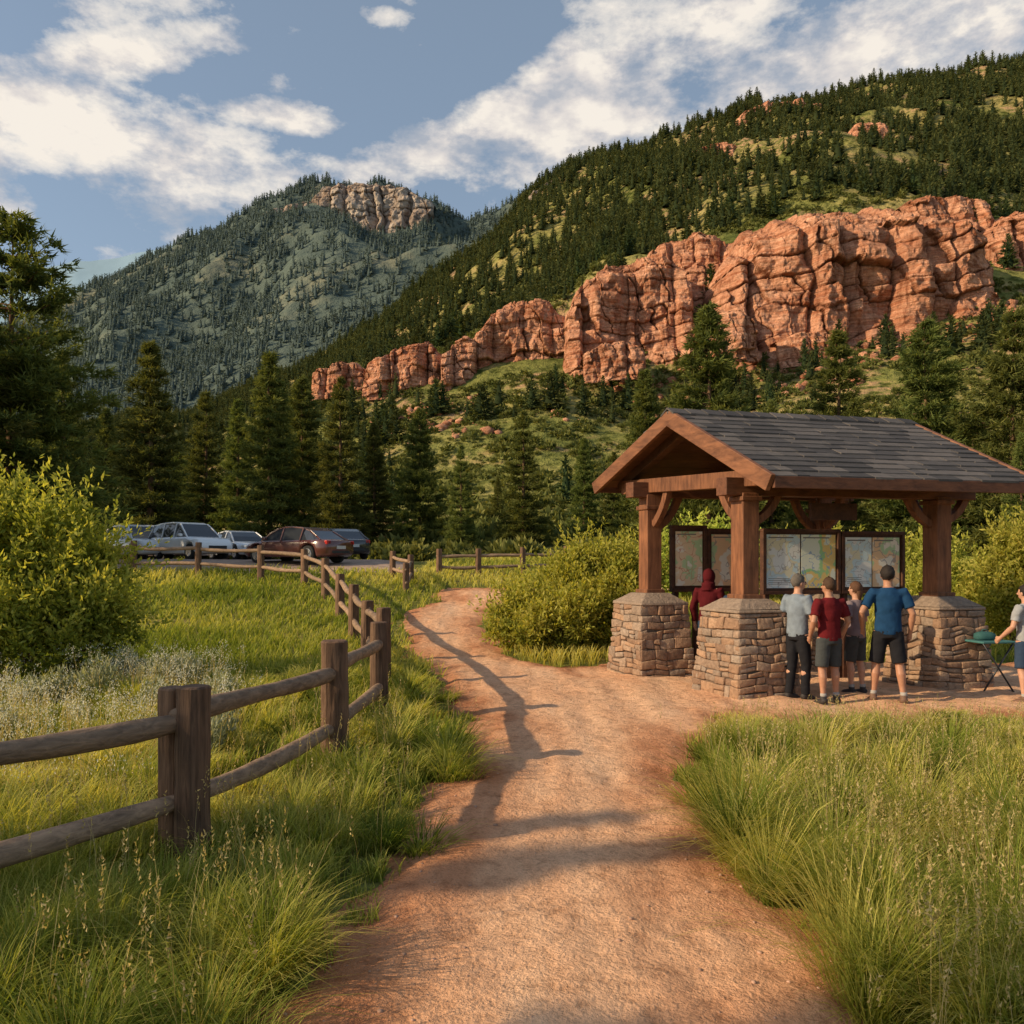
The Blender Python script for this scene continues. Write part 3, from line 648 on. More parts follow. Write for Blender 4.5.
cx,cy=field(2200,2.9,12.5,.72);dc=pathd(cx,cy);wgt=np.where((dc<-.04)&(dc>-.6),.62,np.where(dc<=-.6,.36,0))*(fbm(cx*1.3,cy*1.3,71,2)>.44)
wgt=wgt*~((cx>1.6)&(cx<9)&(cy>10.0)&(cy<15.4));k=rng.random(len(cx))<wgt;cx,cy=cx[k],cy[k];nc=len(cx)
K=170;hc_=np.where(cx>1,.22+.60*rng.random(nc)**1.5,.18+.36*rng.random(nc)**1.2);hc_=np.where((cx<1)&(np.abs(cy-5.2)<1.0)&(cx>-2.6),hc_*.7,hc_)
ra=rng.random((nc,K))*6.283;rr=rng.random((nc,K))**.7*(.05+.13*rng.random((nc,1)))
x=(cx[:,None]+np.cos(ra)*rr).ravel();y=(cy[:,None]+np.sin(ra)*rr).ravel();az=(ra+rng.normal(size=ra.shape)*.35).ravel()
h=cap((hc_[:,None]*(.55+.6*rng.random((nc,K)))).ravel(),x,y,.95);lean=(.2+4.8*rr+.6*rng.random((nc,K))**1.5).ravel()
w=(.0035+.004*rng.random(len(x)))*np.clip(y/5,.8,2.2);tint=np.clip((.02+.95*rng.random((nc,1))+.35*(rng.random((nc,K))-.5)).ravel()+np.where(x>1,.08,-.02),0,1)
P=np.stack([x,y,gh(x,y)-.01],-1)
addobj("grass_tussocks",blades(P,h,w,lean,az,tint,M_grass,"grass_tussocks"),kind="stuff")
x,y=field(130000,13.5,48,.76);k,d=keep(x,y);x,y,d=x[k],y[k],d[k];n=len(x);cl=fbm(x*.4,y*.4,43,3)
h=(.12+.34*cl)*(.6+.7*rng.random(n));w=(.007+.007*rng.random(n))*y/9;az=rng.random(n)*6.283
tint=np.clip(.56+1.5*(fbm(x*.25,y*.25,53,4)-.42)+.4*(rng.random(n)-.5),0,1)
P=np.stack([x,y,gh(x,y)-.02],-1)
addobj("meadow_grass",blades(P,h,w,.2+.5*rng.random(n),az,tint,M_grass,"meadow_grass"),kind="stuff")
def stalks(x,y,h,az,lean,mat,nm,hn,K,sz,spread,lo,hi):
    n=len(x);P=np.stack([x,y,gh(x,y)],-1)
    addobj(nm,blades(P,h,np.full(n,.003)*np.clip(y/5,.8,2),lean,az,.4+.5*rng.random(n),M_seed,nm),kind="stuff")
    tipc=P+np.stack([0*h,0*h,h*(1-.28*lean)],-1)+np.stack([np.cos(az),np.sin(az),0*az],-1)*(lean*h)[:,None]
    c=np.repeat(tipc,K,0);c[:,2]+=np.tile(np.linspace(lo,hi,K),n);c+=rng.normal(size=c.shape)*spread
    dd=unit(rng.normal(size=c.shape)*.6+np.array([0,0,1]))*sz;ww=unit(np.cross(dd,rng.normal(size=c.shape)))*sz*.22
    V,F=tri_cloud(c,dd,ww);col=np.zeros((len(V),3));col[:,0]=np.repeat(rng.random(len(c)),3);col[:,1]=.6
    addobj(hn,fastmesh(hn,V,[F],[mat],col),kind="stuff")
x,y=field(4800,2.9,10.2,.72);k,d=keep(x,y);k&=(d<-.2)&(rng.random(len(x))<np.where(x>1,1.,.3));x,y=x[k],y[k];n=len(x)
h=cap(.40+.36*rng.random(n),x,y,1.1);stalks(x,y,h,rng.random(n)*6.283,.1+.35*rng.random(n),M_seed,"grass_stalks","grass_seed_heads",10,.022,.004,-.10,.02)
n=1900;y=6.2+rng.random(n)*6.0;x=(-.70+rng.random(n)*.36)*y;k=(x<-2.9)&(fbm(x*.9,y*.9,91,2)>.46);x,y=x[k],y[k];n=len(x)
stalks(x,y,.35+.45*rng.random(n),rng.random(n)*6.283,.1+.3*rng.random(n),M_flow,"flower_stalks","white_wildflowers",14,.022,.03,-.08,.03)
def sage(seed,n):
    g=np.random.default_rng(seed);a=g.random(n)*6.283;rr=.5*g.random(n)**.6;z=(.15+.85*g.random(n))*(1-rr*.8)
    c=np.stack([np.cos(a)*rr*(.4+z*.6),np.sin(a)*rr*(.4+z*.6),z*.9],-1);d=unit(c*np.array([1,1,.4])+g.normal(size=(n,3))*.3+np.array([0,0,.7]))*.13;w=unit(np.cross(d,g.normal(size=(n,3))))*.022
    V,F=tri_cloud(c,d,w);col=np.zeros((len(V),3));col[:,0]=np.repeat(g.random(n)*.7,3);col[2::3,1]=1;return V,F,col
N=26;y=7.2+rng.random(N)*6.0;s=-.68+rng.random(N)*.32;x=s*y;k=(x<-2.9);x,y=x[k],y[k];P=np.stack([x,y,gh(x,y)],-1)
addobj("sagebrush",scatter("sagebrush",[sage(i,600) for i in range(3)],P,.35+.45*rng.random(len(x)),M_sage),kind="stuff")
N=4500;y=(math.sqrt(2.8)+(math.sqrt(15)-math.sqrt(2.8))*rng.random(N))**2;x=-1.6+rng.random(N)*(4.5+.3*y);d=pathd(x,y)
k=(d>-.1)&(rng.random(N)<np.clip(1.1-d*1.3,.12,1));x,y=x[k],y[k];d=pathd(x,y)
P=np.stack([x,y,pz(x,y,d)+.001],-1)
M_peb=simple("pebble",(.42,.25,.17),.9,var=.4,scale=4)
addobj("gravel",scatter("gravel",[peb(i) for i in range(4)],P,.003+.016*rng.random(len(x))**5+.002*rng.random(len(x)),M_peb),kind="stuff")
# ------------------------------------------------------------ fence
def postmesh(h,r,seed):
    g=random.Random(seed);T=B();n=14;pts=[];rad=[]
    bx,by=g.uniform(-.02,.02),g.uniform(-.02,.02)
    for j in range(n):
        q=j/(n-1);pts.append((bx*math.sin(q*3),by*math.sin(q*2.5),-.25+(h+.25)*q));rad.append(r*(1.06-.1*q)*(1+g.uniform(-.02,.02)))
    pts.append((pts[-1][0],pts[-1][1],h+.012));rad.append(r*.86)
    T.tube(pts,rad,20,True,c=g.random(),sq=3.6,jit=.016);return T.mesh("fence_post",M_post,False)
def railmesh(p,q,r,seed):
    g=random.Random(seed);T=B();p=Vector(p);q=Vector(q);n=18;pts=[];rad=[];s1=g.uniform(0,6)
    for j in range(n):
        k=j/(n-1);c=p.lerp(q,k)+Vector((0,0,1))*(.018*math.sin(k*5+s1)-.02*math.sin(math.pi*k))+Vector((1,0,0))*.012*math.sin(k*7+s1)
        e=min(k,1-k)*8;pts.append(c);rad.append(r*(1+.08*math.sin(k*9+s1))*(min(1,.68+.32*e))*(1+g.uniform(-.03,.03)))
    T.tube(pts,rad,14,True,c=g.random(),jit=.02);return T.mesh("fence_rail",M_rail,True)
def fence(pts,label,hp=1.22,double=True,rp=.095,rr=.066,zu=1.0,zl=.46,seed=0,group=None):
    o=pts[0];z0=ghs(*o);e=empty("wooden_fence",(o[0],o[1],z0));top(e,label,"fence",group)
    L=[]
    for i,(x,y) in enumerate(pts):
        z=ghs(x,y)-z0;a=pts[max(i-1,0)];b=pts[min(i+1,len(pts)-1)];d=Vector((b[0]-a[0],b[1]-a[1],0)).normalized();nrm=Vector((-d.y,d.x,0))
        L.append((Vector((x-o[0],y-o[1],z)),d,nrm));ang=math.atan2(d.y,d.x)
        rs=random.Random(seed*50+i);hh=hp+rs.uniform(-.03,.05);c=L[-1][0]
        if double and i<2:
            q=c-nrm*rp*.95;addobj("post",postmesh(hh,rp,seed*99+i),e,tuple(q),ang+rs.uniform(-.1,.1))
            q=c+nrm*rp*.95;addobj("post",postmesh(hh-.02,rp*.82,seed*99+i+50),e,tuple(q),ang+rs.uniform(-.1,.1))
        else: addobj("post",postmesh(hh,rp*(1.32 if double and i==2 else 1.12),seed*99+i),e,tuple(c),ang+.35)
    for i in range(len(L)-1):
        (c0,d0,n0),(c1,d1,n1)=L[i],L[i+1];dd=(c1-c0).normalized()
        for zz in (zu,zl):
            addobj("rail",railmesh(c0+Vector((0,0,zz))-dd*.10,c1+Vector((0,0,zz-.03))+dd*.10,rr,seed*77+i*2+int(zz*10)),e)
fence([(-3.5,3.25),(-2.12,5.16),(-1.66,7.44),(-1.66,10.0),(-2.02,12.6),(-2.75,15.3),(-3.6,18.2),(-4.5,21),(-5.6,24),(-6.9,26.6),(-8.8,28),(-11.2,28.6),(-13.7,29),(-16.2,29.2),(-18.7,29.3),(-21.2,29.4),(-23.7,29.5)],
 "weathered brown split rail fence following the dirt path",hp=1.19,seed=1)
fence([(-4.2,28.2),(-3.4,26.9),(-3.3,25.0)],"short wooden rail fence where the path bends",hp=.95,double=False,rp=.085,rr=.06,zu=.75,zl=.35,seed=2,group="rail fences near the parking area")
fence([(-2.6,28.6),(-1.2,28.8),(.4,29.1),(2.0,29.5)],"short wooden rail fence across the meadow",hp=.95,double=False,rp=.085,rr=.06,zu=.75,zl=.35,seed=3,group="rail fences near the parking area")
# ------------------------------------------------------------ kiosk
P0=(3.42,11.75);U=(.974,.225);Vv=(-.454,.891);KL=3.3;KW=2.29
def KF(u,v,z): return (u*U[0]+v*Vv[0],u*U[1]+v*Vv[1],z)
kiosk=empty("trail_shelter",(P0[0],P0[1],0));top(kiosk,"open timber trail shelter with stone piers and grey shingled gable roof","shelter")
def wob(a,b,c,s):
    return float(fbm(np.array([a*3.1+c*1.3]),np.array([b*3.1-c*2.9]),s,2)[0])-.5
def stone_pier(u0,v0,seed,name="stone_pier"):
    g=random.Random(seed);T=B();Hh=1.24
    wb,wt=.50,.40
    def half(z): return wb+(wt-wb)*z/Hh
    def KW_(u,v,z):
        m=math.sin(math.pi*min(max(z/Hh,0),1))**.5 if 0<z<Hh else 0
        du,dv=u-u0,v-v0
        return KF(u+.06*wob(dv,z,1,seed)*m,v+.06*wob(du,z,2,seed+5)*m,z+.17*wob(du*1.6,dv*1.6,z*.7,seed+9)*m)
    T.box(u0-wb+.022,u0+wb-.022,v0-wb+.022,v0+wb-.022,-.1,Hh,.0,0,KF,.095)
    z=-.06
    while z<Hh-.02:
        rh=g.uniform(.07,.19);z1=min(z+rh,Hh)
        if Hh-z1<.06:z1=Hh
        hb=half(max(z,0))
        for side in range(4):
            a=-hb
            while a<hb-.02:
                w=g.uniform(.08,.30);b=min(a+w,hb)
                if hb-b<.08:b=hb
                segs=[(z,z1)] if (z1-z<.13 or g.random()<.65) else [(z,z+(z1-z)*.5),(z+(z1-z)*.5,z1)]
                for (za,zb_) in segs:
                    pr=g.uniform(-.006,.020);gp=.005;c=.1+.9*g.random();hi=-hb-pr
                    if side==0: bb=(u0+a+gp,u0+b-gp,v0+hi,v0-hb+.12)
                    elif side==1: bb=(u0+a+gp,u0+b-gp,v0+hb-.12,v0-hi)
                    elif side==2: bb=(u0+hi,u0-hb+.12,v0+a+gp,v0+b-gp)
                    else: bb=(u0+hb-.12,u0-hi,v0+a+gp,v0+b-gp)
                    T.box(*bb,za+gp,zb_-gp,c,.010,KW_)
                a=b
        z=z1
    T.box(u0-wt-.03,u0+wt+.03,v0-wt-.03,v0+wt+.03,Hh,Hh+.05,.62,.006,KF,.01)
    T.box(u0-wt-.01,u0+wt+.01,v0-wt-.01,v0+wt+.01,Hh+.05,Hh+.20,.62,.004,KF,.19)
    return addobj("stone_pier",T.mesh("stone_pier",M_stone,True,.018,3),kiosk)
roof_f=lambda v:3.14+(v+1.0)*.564
roof_b=lambda v:4.35-(v-KW/2)*(.95/2.145)
for i,(u,v) in enumerate(((0,0),(0,KW),(KL,0),(KL,KW))):
    stone_pier(u,v,100+i)
    T=B();T.box(u-.13,u+.13,v-.13,v+.13,1.42,2.98 if v==0 else 3.12,.7,.002,KF);T.box(u-.165,u+.165,v-.165,v+.165,1.43,1.50,.4,.002,KF)
    T.box(u-.16,u+.16,v-.16,v+.16,2.86,2.93,.4,.002,KF)
    addobj("post",T.mesh("timber_post",M_timber,False,.012),kiosk)
def part(name,T,mat,bev=.01): return addobj(name,T.mesh(name,mat,False,bev),kiosk)
ua,ub=-.41,3.97
for v,z in ((0,3.07),(KW,3.2)):
    T=B();T.box(-.38,KL+.6,v-.11,v+.11,z-.13,z+.13,.4,0,KF);part("beam",T,M_timberh)
for u in (0,KL/2,KL):
    T=B();T.beam((u,-.62,3.17),(u,KW+.7,3.30),.2,.24,.4,KF);part("tie_beam",T,M_timber)
    if u>0:
        T=B();T.box(u-.09,u+.09,KW/2-.09,KW/2+.09,3.3,4.2,.4,0,KF);part("king_post",T,M_timber)
    T=B();T.beam((u,-.85,3.10),(u,KW/2,4.20),.14,.16,.3,KF);T.beam((u,KW+.85,3.33),(u,KW/2,4.20),.14,.16,.3,KF);part("rafter",T,M_ceiling)
T=B();T.box(-.3,KL+.5,KW/2-.08,KW/2+.08,4.08,4.26,.5,0,KF);part("ridge_beam",T,M_timberh)
T=B();T.box(1.35,2.15,.28,.32,2.62,2.88,.4,0,KF);T.box(1.45,1.47,.29,.31,2.88,3.2,.3,0,KF);T.box(2.03,2.05,.29,.31,2.88,3.2,.3,0,KF);part("hanging_board",T,M_frame,.004)
def brace(p,q,sag):
    T=B();p=Vector(p);q=Vector(q);n=6;last=None
    for k in range(n+1):
        a=k/n;c=p.lerp(q,a)+Vector(sag)*math.sin(math.pi*a)
        if last is not None:T.beam(last,c+(c-last)*.06,.10,.11,.5,KF)
        last=c
    part("brace",T,M_timber,.006)
for v,zt in ((0,2.96),(KW,3.08)):
    brace((.13,v,2.55),(.52,v,zt),(.04,0,-.04));brace((KL-.13,v,2.55),(KL-.52,v,zt),(-.04,0,-.04));brace((KL+.13,v,2.6),(KL+.5,v,zt),(.04,0,-.04))
for u in (0,KL): brace((u,.13,2.6),(u,.5,3.12),(0,.04,-.04));brace((u,KW-.13,2.6),(u,KW-.5,3.18),(0,-.04,-.04))
T=B()
def quadslab(a,b,c,d,th,col):
    lo=[(p[0],p[1],p[2]-th) for p in (a,b,c,d)];v=[KF(*p) for p in (a,b,c,d)]+[KF(*p) for p in lo]
    T.add(v,[(0,1,2,3),(7,6,5,4),(0,4,5,1),(1,5,6,2),(2,6,7,3),(3,7,4,0)],col)
RF,RB=KW/2,KW/2
nb=9
for k in range(nb):
    a,b=k/nb,(k+1)/nb-.004
    v0,v1=-1+(RF+1)*a,-1+(RF+1)*b;quadslab((ua+.02,v0,roof_f(v0)-.03),(ub-.02,v0,roof_f(v0)-.03),(ub-.02,v1,roof_f(v1)-.03),(ua+.02,v1,roof_f(v1)-.03),.045,.3+.5*random.random())
    v0,v1=KW+1-(RB+1)*a,KW+1-(RB+1)*b;quadslab((ua+.02,v0,roof_b(v0)-.03),(ub-.02,v0,roof_b(v0)-.03),(ub-.02,v1,roof_b(v1)-.03),(ua+.02,v1,roof_b(v1)-.03),.045,.3+.5*random.random())
roofe=addobj("roof",T.mesh("roof_deck",M_ceiling,False),kiosk)
T=B();g=random.Random(9);NC=14
for side in (0,1):
    rf=roof_f if side==0 else roof_b
    for k in range(NC):
        v_e=-1.04+(RF+1.04)*k/NC if side==0 else KW+1.04-(RB+1.04)*k/NC
        v_t=-1.04+(RF+1.04)*(k+1.35)/NC if side==0 else KW+1.04-(RB+1.04)*(k+1.35)/NC
        v_t=min(v_t,RF) if side==0 else max(v_t,RF)
        a=ua-.04
        while a<ub+.04:
            w=g.uniform(.18,.7);b=min(a+w,ub+.04);if_=g.uniform(-.014,.014);th=g.uniform(.024,.036);c=g.random()
            ze=rf(v_e)+th;zt=rf(v_t)+.006
            v=[(a+.002,v_e+if_,ze-.03),(b-.002,v_e+if_,ze-.03),(b-.002,v_t,zt-.03),(a+.002,v_t,zt-.03),(a+.002,v_e+if_,ze),(b-.002,v_e+if_,ze),(b-.002,v_t,zt),(a+.002,v_t,zt)]
            T.add([KF(*p) for p in v],[(0,3,2,1),(4,5,6,7),(0,1,5,4),(1,2,6,5),(2,3,7,6),(3,0,4,7)],c);a=b
a=ua-.05
while a<ub:
    b=min(a+.3,ub+.05)
    for sg in (-1,1):
        v=[(a,RF,4.37+.015),(b,RF,4.37),(b,RF+sg*.16,4.37-.10),(a,RF+sg*.16,4.37-.085),(a,RF,4.40+.015),(b,RF,4.40),(b,RF+sg*.16,4.40-.10),(a,RF+sg*.16,4.40-.085)]
        T.add([KF(*p) for p in v],[(0,3,2,1),(4,5,6,7),(0,1,5,4),(1,2,6,5),(2,3,7,6),(3,0,4,7)],g.random())
    a=b
addobj("shingles",T.mesh("shingles",M_shing,False),roofe)
for uu in (ua-.01,ub+.01):
    T=B();T.beam((uu,-1.02,roof_f(-1.02)-.09),(uu,RF+.02,4.35-.09),.07,.24,.8,KF);addobj("bargeboard",T.mesh("bargeboard",M_barge,False,.008),roofe)
    T=B();T.beam((uu,KW+1.02,roof_b(KW+1.02)-.09),(uu,RF-.02,4.35-.09),.066,.22,.8,KF);addobj("bargeboard",T.mesh("bargeboard",M_barge,False,.008),roofe)
for a_ in ((-1.05,-1.0,3.14),(KW+1.0,KW+1.05,3.4)):
    T=B();T.box(ua+.03,ub-.03,a_[0],a_[1],a_[2]-.17,a_[2]-.01,.4,0,KF);addobj("eave_board",T.mesh("eave_board",M_timberh,False,.006),roofe)
def mapmat(name,bg,c1,c2,c3,sc,seed):
    t=newmat(name);co=t.n('ShaderNodeTexCoord').outputs['Object']
    mp=t.n('ShaderNodeMapping');mp.inputs['Location'].default_value=(seed*3.1,seed,seed*1.7);t.l(co,mp.inputs[0]);v=mp.outputs[0]
    n1=t.noise(v,sc,3,.5);c=t.ramp(n1,[(.42,bg),(.44,c1),(.52,c1),(.54,c2),(.60,c2),(.62,bg)],'LINEAR')
    wv=t.noise(v,sc*1.7,2,.5);ln=t.ramp(t.math('ABSOLUTE',t.math('SUBTRACT',wv,.5)),[(.006,(1,1,1)),(.014,(0,0,0))])
    c=t.mix(t.math('MULTIPLY',ln,.8),c,c3)
    t.bsdf(c,.45,None,0,.3);return t.m
MM=[mapmat("map_sheet_a",(.84,.78,.66),(.80,.62,.40),(.50,.66,.36),(.6,.25,.15),2.6,1),mapmat("map_sheet_b",(.80,.84,.70),(.40,.66,.30),(.86,.62,.22),(.2,.35,.6),2.6,2),
    mapmat("map_sheet_c",(.88,.82,.70),(.86,.58,.34),(.50,.66,.38),(.35,.3,.3),2.0,3),mapmat("map_sheet_d",(.86,.87,.84),(.66,.80,.84),(.84,.78,.56),(.45,.42,.4),3,4)]
M_ink=simple("printed_ink",(.22,.2,.18),.6,var=.1)
def board(u0,u1,v,z0,z1,sheets,seed):
    g=random.Random(seed)
    e=addobj("information_board",None,kiosk)
    T=B();T.box(u0,u1,v,v+.04,z0,z1,.3,0,KF);addobj("backing",T.mesh("backing",M_frame,False),e)
    T=B();f=.055
    T.box(u0-f,u1+f,v-.035,v+.05,z1,z1+f,.5,0,KF);T.box(u0-f,u1+f,v-.035,v+.05,z0-f,z0,.5,0,KF);T.box(u0-f,u0,v-.035,v+.05,z0,z1,.5,0,KF);T.box(u1,u1+f,v-.035,v+.05,z0,z1,.5,0,KF)
    T.box(u0+.05,u0+.13,v+.052,v+.13,0,z1,.5,0,KF);T.box(u1-.13,u1-.05,v+.052,v+.13,0,z1,.5,0,KF)
    addobj("frame",T.mesh("frame",M_frame,False,.006),e)
    for (a,b,c,d,mi) in sheets:
        T=B();A=u0+(u1-u0)*a;Bb=u0+(u1-u0)*b;Cc=z0+(z1-z0)*c;Dd=z0+(z1-z0)*d
        T.box(A,Bb,v-.008,v-.002,Cc,Dd,.5,0,KF);addobj("map_panel",T.mesh("map_panel",MM[mi],False),e)
        T=B();T.box(A+.03,Bb-.12,v-.011,v-.0085,Dd-.06,Dd-.04,.5,0,KF)
        if mi==3:
            for zz in (Cc+.06,Cc+.09,Cc+.12,Cc+.15): T.box(A+.03,A+.03+(Bb-A-.06)*g.uniform(.6,1),v-.011,v-.0085,zz,zz+.008,.5,0,KF)
        addobj("print",T.mesh("print",M_ink,False),e)
board(1.10,2.40,.95,1.50,2.45,[(.02,.48,.05,.96,3),(.50,.98,.05,.96,1)],1)
board(2.53,3.62,.95,1.50,2.42,[(.03,.48,.06,.95,3),(.5,.97,.06,.95,2)],2)
board(.44,1.0,KW,1.50,2.55,[(.05,.95,.05,.95,0)],3);board(1.12,1.72,KW,1.50,2.5,[(.05,.95,.05,.95,2)],4)
# ------------------------------------------------------------ cars
M_glass=simple("car_glass",(.03,.035,.045),.06,spec=.8,var=.02);M_tyre=simple("tyre_rubber",(.02,.02,.02),.85);M_rim=simple("alloy_rim",(.45,.45,.47),.3,.9)
M_lamp=simple("headlight_lens",(.7,.72,.75),.1,spec=.7);M_tail=simple("taillight_red",(.45,.02,.015),.2);M_trim=simple("black_trim",(.02,.02,.022),.5);M_plate=simple("licence_plate_blank",(.5,.5,.48),.5)
def carpaint(n,c): return simple(n,c,.25,.0,.6,.04,Coat_Weight=.6)
def car(x,y,rot,paint,suv,label):
    hw=.91;Hr=1.68 if suv else 1.45;belt=1.02 if suv else .92
    e=empty("parked_car",(x,y,ghs(x,y)+.12),rot);top(e,label,"car","cars parked in the lot beside the meadow")
    XS=np.linspace(-2.3,2.3,61);wr=.34;xf,xr=1.42,-1.38
    T=B();V=[];F=[];nr=12
    for xx in XS:
        zb=.24
        for xw in (xf,xr):
            q=.42**2-(xx-xw)**2
            if q>0: zb=max(zb,.33+math.sqrt(q))
        if xx>1.0: zt=belt-(xx-1.0)**1.3*(.10 if suv else .13)
        elif xx<-1.7 and not suv: zt=belt+.02
        else: zt=belt
        en=max(0,(abs(xx)-1.75)/.55);w=hw*(1-.20*en**2.2);zt-=.20*en**2.5 if xx>0 else .08*en**2;zb2=zb+.12*en**2
        zm=(zb2+zt)/2
        ring=[(w*.93,zb2),(w*.99,zb2+.06),(w,zm),(w*.985,zt-.12),(w*.93,zt-.03),(w*.80,zt)]
        V+=[(xx,a,b) for a,b in ring]+[(xx,-a,b) for a,b in reversed(ring)]
    for i in range(len(XS)-1):
        for k in range(nr):
            k2=(k+1)%nr;F.append((i*nr+k,i*nr+k2,(i+1)*nr+k2,(i+1)*nr+k))
    F.append(tuple(range(nr-1,-1,-1)));F.append(tuple((len(XS)-1)*nr+k for k in range(nr)))
    T.add(V,F);addobj("body",T.mesh("car_body",paint,True),e)
    if suv: prof=[(1.2,belt-.06,.80),(.75,belt+.30,.73),(.38,Hr-.08,.65),(.1,Hr-.01,.64),(-.4,Hr+.01,.64),(-1.3,Hr-.02,.63),(-1.95,Hr-.10,.60),(-2.12,Hr-.25,.63),(-2.22,belt-.03,.78)]
    else: prof=[(1.2,belt-.06,.80),(.8,belt+.24,.73),(.38,Hr-.07,.64),(.1,Hr-.01,.63),(-.3,Hr,.63),(-.85,Hr-.05,.62),(-1.3,Hr-.18,.62),(-1.7,belt+.12,.68),(-1.98,belt-.03,.78)]
    T=B();V=[];F=[]
    for (xx,zz,w) in prof: V+=[(xx,w,zz),(xx,-w,zz)]
    n=len(prof)
    for i in range(n-1):F.append((2*i,2*i+1,2*i+3,2*i+2))
    for sg,off in ((1,0),(-1,1)):
        bl=[]
        for (xx,zz,w) in prof: V.append((max(min(xx,1.15),-2.2),sg*.84,belt-.04));bl.append(len(V)-1)
        for i in range(n-1):F.append((2*i+off,2*i+2+off,bl[i+1],bl[i]))
    T.add(V,F);addobj("window",T.mesh("car_glass",M_glass,False,0),e)
    T=B();rp=[p for p in prof if p[1]>Hr-.2]
    for i in range(len(rp)-1):
        a,b=rp[i],rp[i+1]
        T.add([(a[0],a[2]+.015,a[1]+.012),(a[0],-a[2]-.015,a[1]+.012),(b[0],-b[2]-.015,b[1]+.012),(b[0],b[2]+.015,b[1]+.012),(a[0],a[2]+.02,a[1]-.05),(a[0],-a[2]-.02,a[1]-.05),(b[0],-b[2]-.02,b[1]-.05),(b[0],b[2]+.02,b[1]-.05)],[(0,1,2,3),(4,7,6,5),(0,3,7,4),(1,5,6,2),(0,4,5,1),(2,6,7,3)])
    for sg in (1,-1):
        for (p,q) in ((prof[0],prof[1]),(prof[1],prof[2]),(prof[-1],prof[-2]),(prof[-2],prof[-3])): T.beam((p[0],sg*(p[2]+.02),p[1]),(q[0],sg*(q[2]+.01),q[1]),.06,.07)
        for xx in (.1,-.95): T.beam((xx,sg*.855,belt-.05),(xx-.03,sg*.655,Hr-.06),.06,.07)
    addobj("roof",T.mesh("car_roof",paint,False,.012),e)
    for sg in (1,-1):
        for xw in (xf,xr):
            w=addobj("wheel",None,e,(xw,sg*(hw-.12),wr))
            T=B();T.tube([(0,-.11,0),(0,-.10,0),(0,.10,0),(0,.11,0)],[.30,wr,wr,.30],28);addobj("tyre",T.mesh("tyre",M_tyre,True),w)
            T=B();T.tube([(0,sg*.112,0),(0,sg*.118,0)],[.22,.21],24)
            for k in range(5):
                a=k*1.2566;T.beam((0,sg*.122,0),(math.cos(a)*.2,sg*.122,math.sin(a)*.2),.03,.05)
            addobj("rim",T.mesh("rim",M_rim),w)
        T=B();T.box(2.06,2.24,sg*.70-.14,sg*.70+.10,.62,.74);addobj("headlight",T.mesh("headlight",M_lamp,False,.03),e)
        T=B();T.box(-2.3,-2.14,sg*.66-.12,sg*.66+.12,.72,.88);addobj("taillight",T.mesh("taillight",M_tail,False,.03),e)
        T=B();T.box(.78,.95,sg*.98-.08,sg*.98+.08,belt,belt+.12);addobj("mirror",T.mesh("mirror",paint,False,.03),e)
    T=B();T.box(2.24,2.31,-.45,.45,.42,.60);T.box(-2.31,-2.24,-.5,.5,.38,.48);T.box(2.2,2.30,-.5,.5,.37,.41);addobj("bumper_grille",T.mesh("grille",M_trim,False,.015),e)
    T=B();T.box(-2.325,-2.302,-.25,.25,.55,.68);addobj("licence_plate",T.mesh("plate",M_plate),e)
P_white=carpaint("white_paint",(.82,.82,.82));P_silver=carpaint("silver_paint",(.68,.70,.73));P_brown=carpaint("dark_red_paint",(.11,.035,.028));P_black=carpaint("black_paint",(.03,.03,.034))
car(px2(298,32.5),32.5,R(150),P_brown,False,"dark maroon car parked on the gravel lot")
car(px2(338,38),38,R(120),P_black,False,"black car parked behind the maroon one")
car(px2(240,40),40,R(-48),P_silver,False,"silver sedan parked beside the white vehicle")
car(px2(190,37),37,R(-38),P_white,True,"white sport utility vehicle parked facing the meadow")
car(px2(139,38.5),38.5,R(-42),P_white,True,"light grey vehicle parked at the row's end")
car(px2(162,45),45,R(-35),P_black,True,"dark sport utility vehicle parked behind others")
car(px2(222,45.5),45.5,R(-35),P_white,False,"white car parked in the second row")
# ------------------------------------------------------------ people
def skinmat(n,c): return simple(n,c,.5,spec=.35,var=.06,scale=30)
def bake(T,name,mat,voxel,smooth=3,wr=0):
    me=T.mesh(name,mat,True);o=bpy.data.objects.new(name,me);COL.objects.link(o)
    m=o.modifiers.new("r",'REMESH');m.mode='VOXEL';m.voxel_size=voxel
    m=o.modifiers.new("s",'SMOOTH');m.factor=.5;m.iterations=smooth
    bpy.context.view_layer.update();dg=bpy.context.evaluated_depsgraph_get()
    m2=bpy.data.meshes.new_from_object(o.evaluated_get(dg));bpy.data.objects.remove(o)
    if wr:
        co=np.empty(len(m2.vertices)*3);m2.vertices.foreach_get("co",co);co=co.reshape(-1,3)
        nn=(fbm(co[:,0]*9+co[:,1]*7,co[:,2]*11+co[:,1]*4,3,3)-.5)*wr
        no=np.empty(len(co)*3);m2.vertices.foreach_get("normal",no);co+=no.reshape(-1,3)*nn[:,None];m2.vertices.foreach_set("co",co.ravel())
    m2.polygons.foreach_set("use_smooth",np.ones(len(m2.polygons),bool))
    if not m2.materials: m2.materials.append(mat)
    return m2
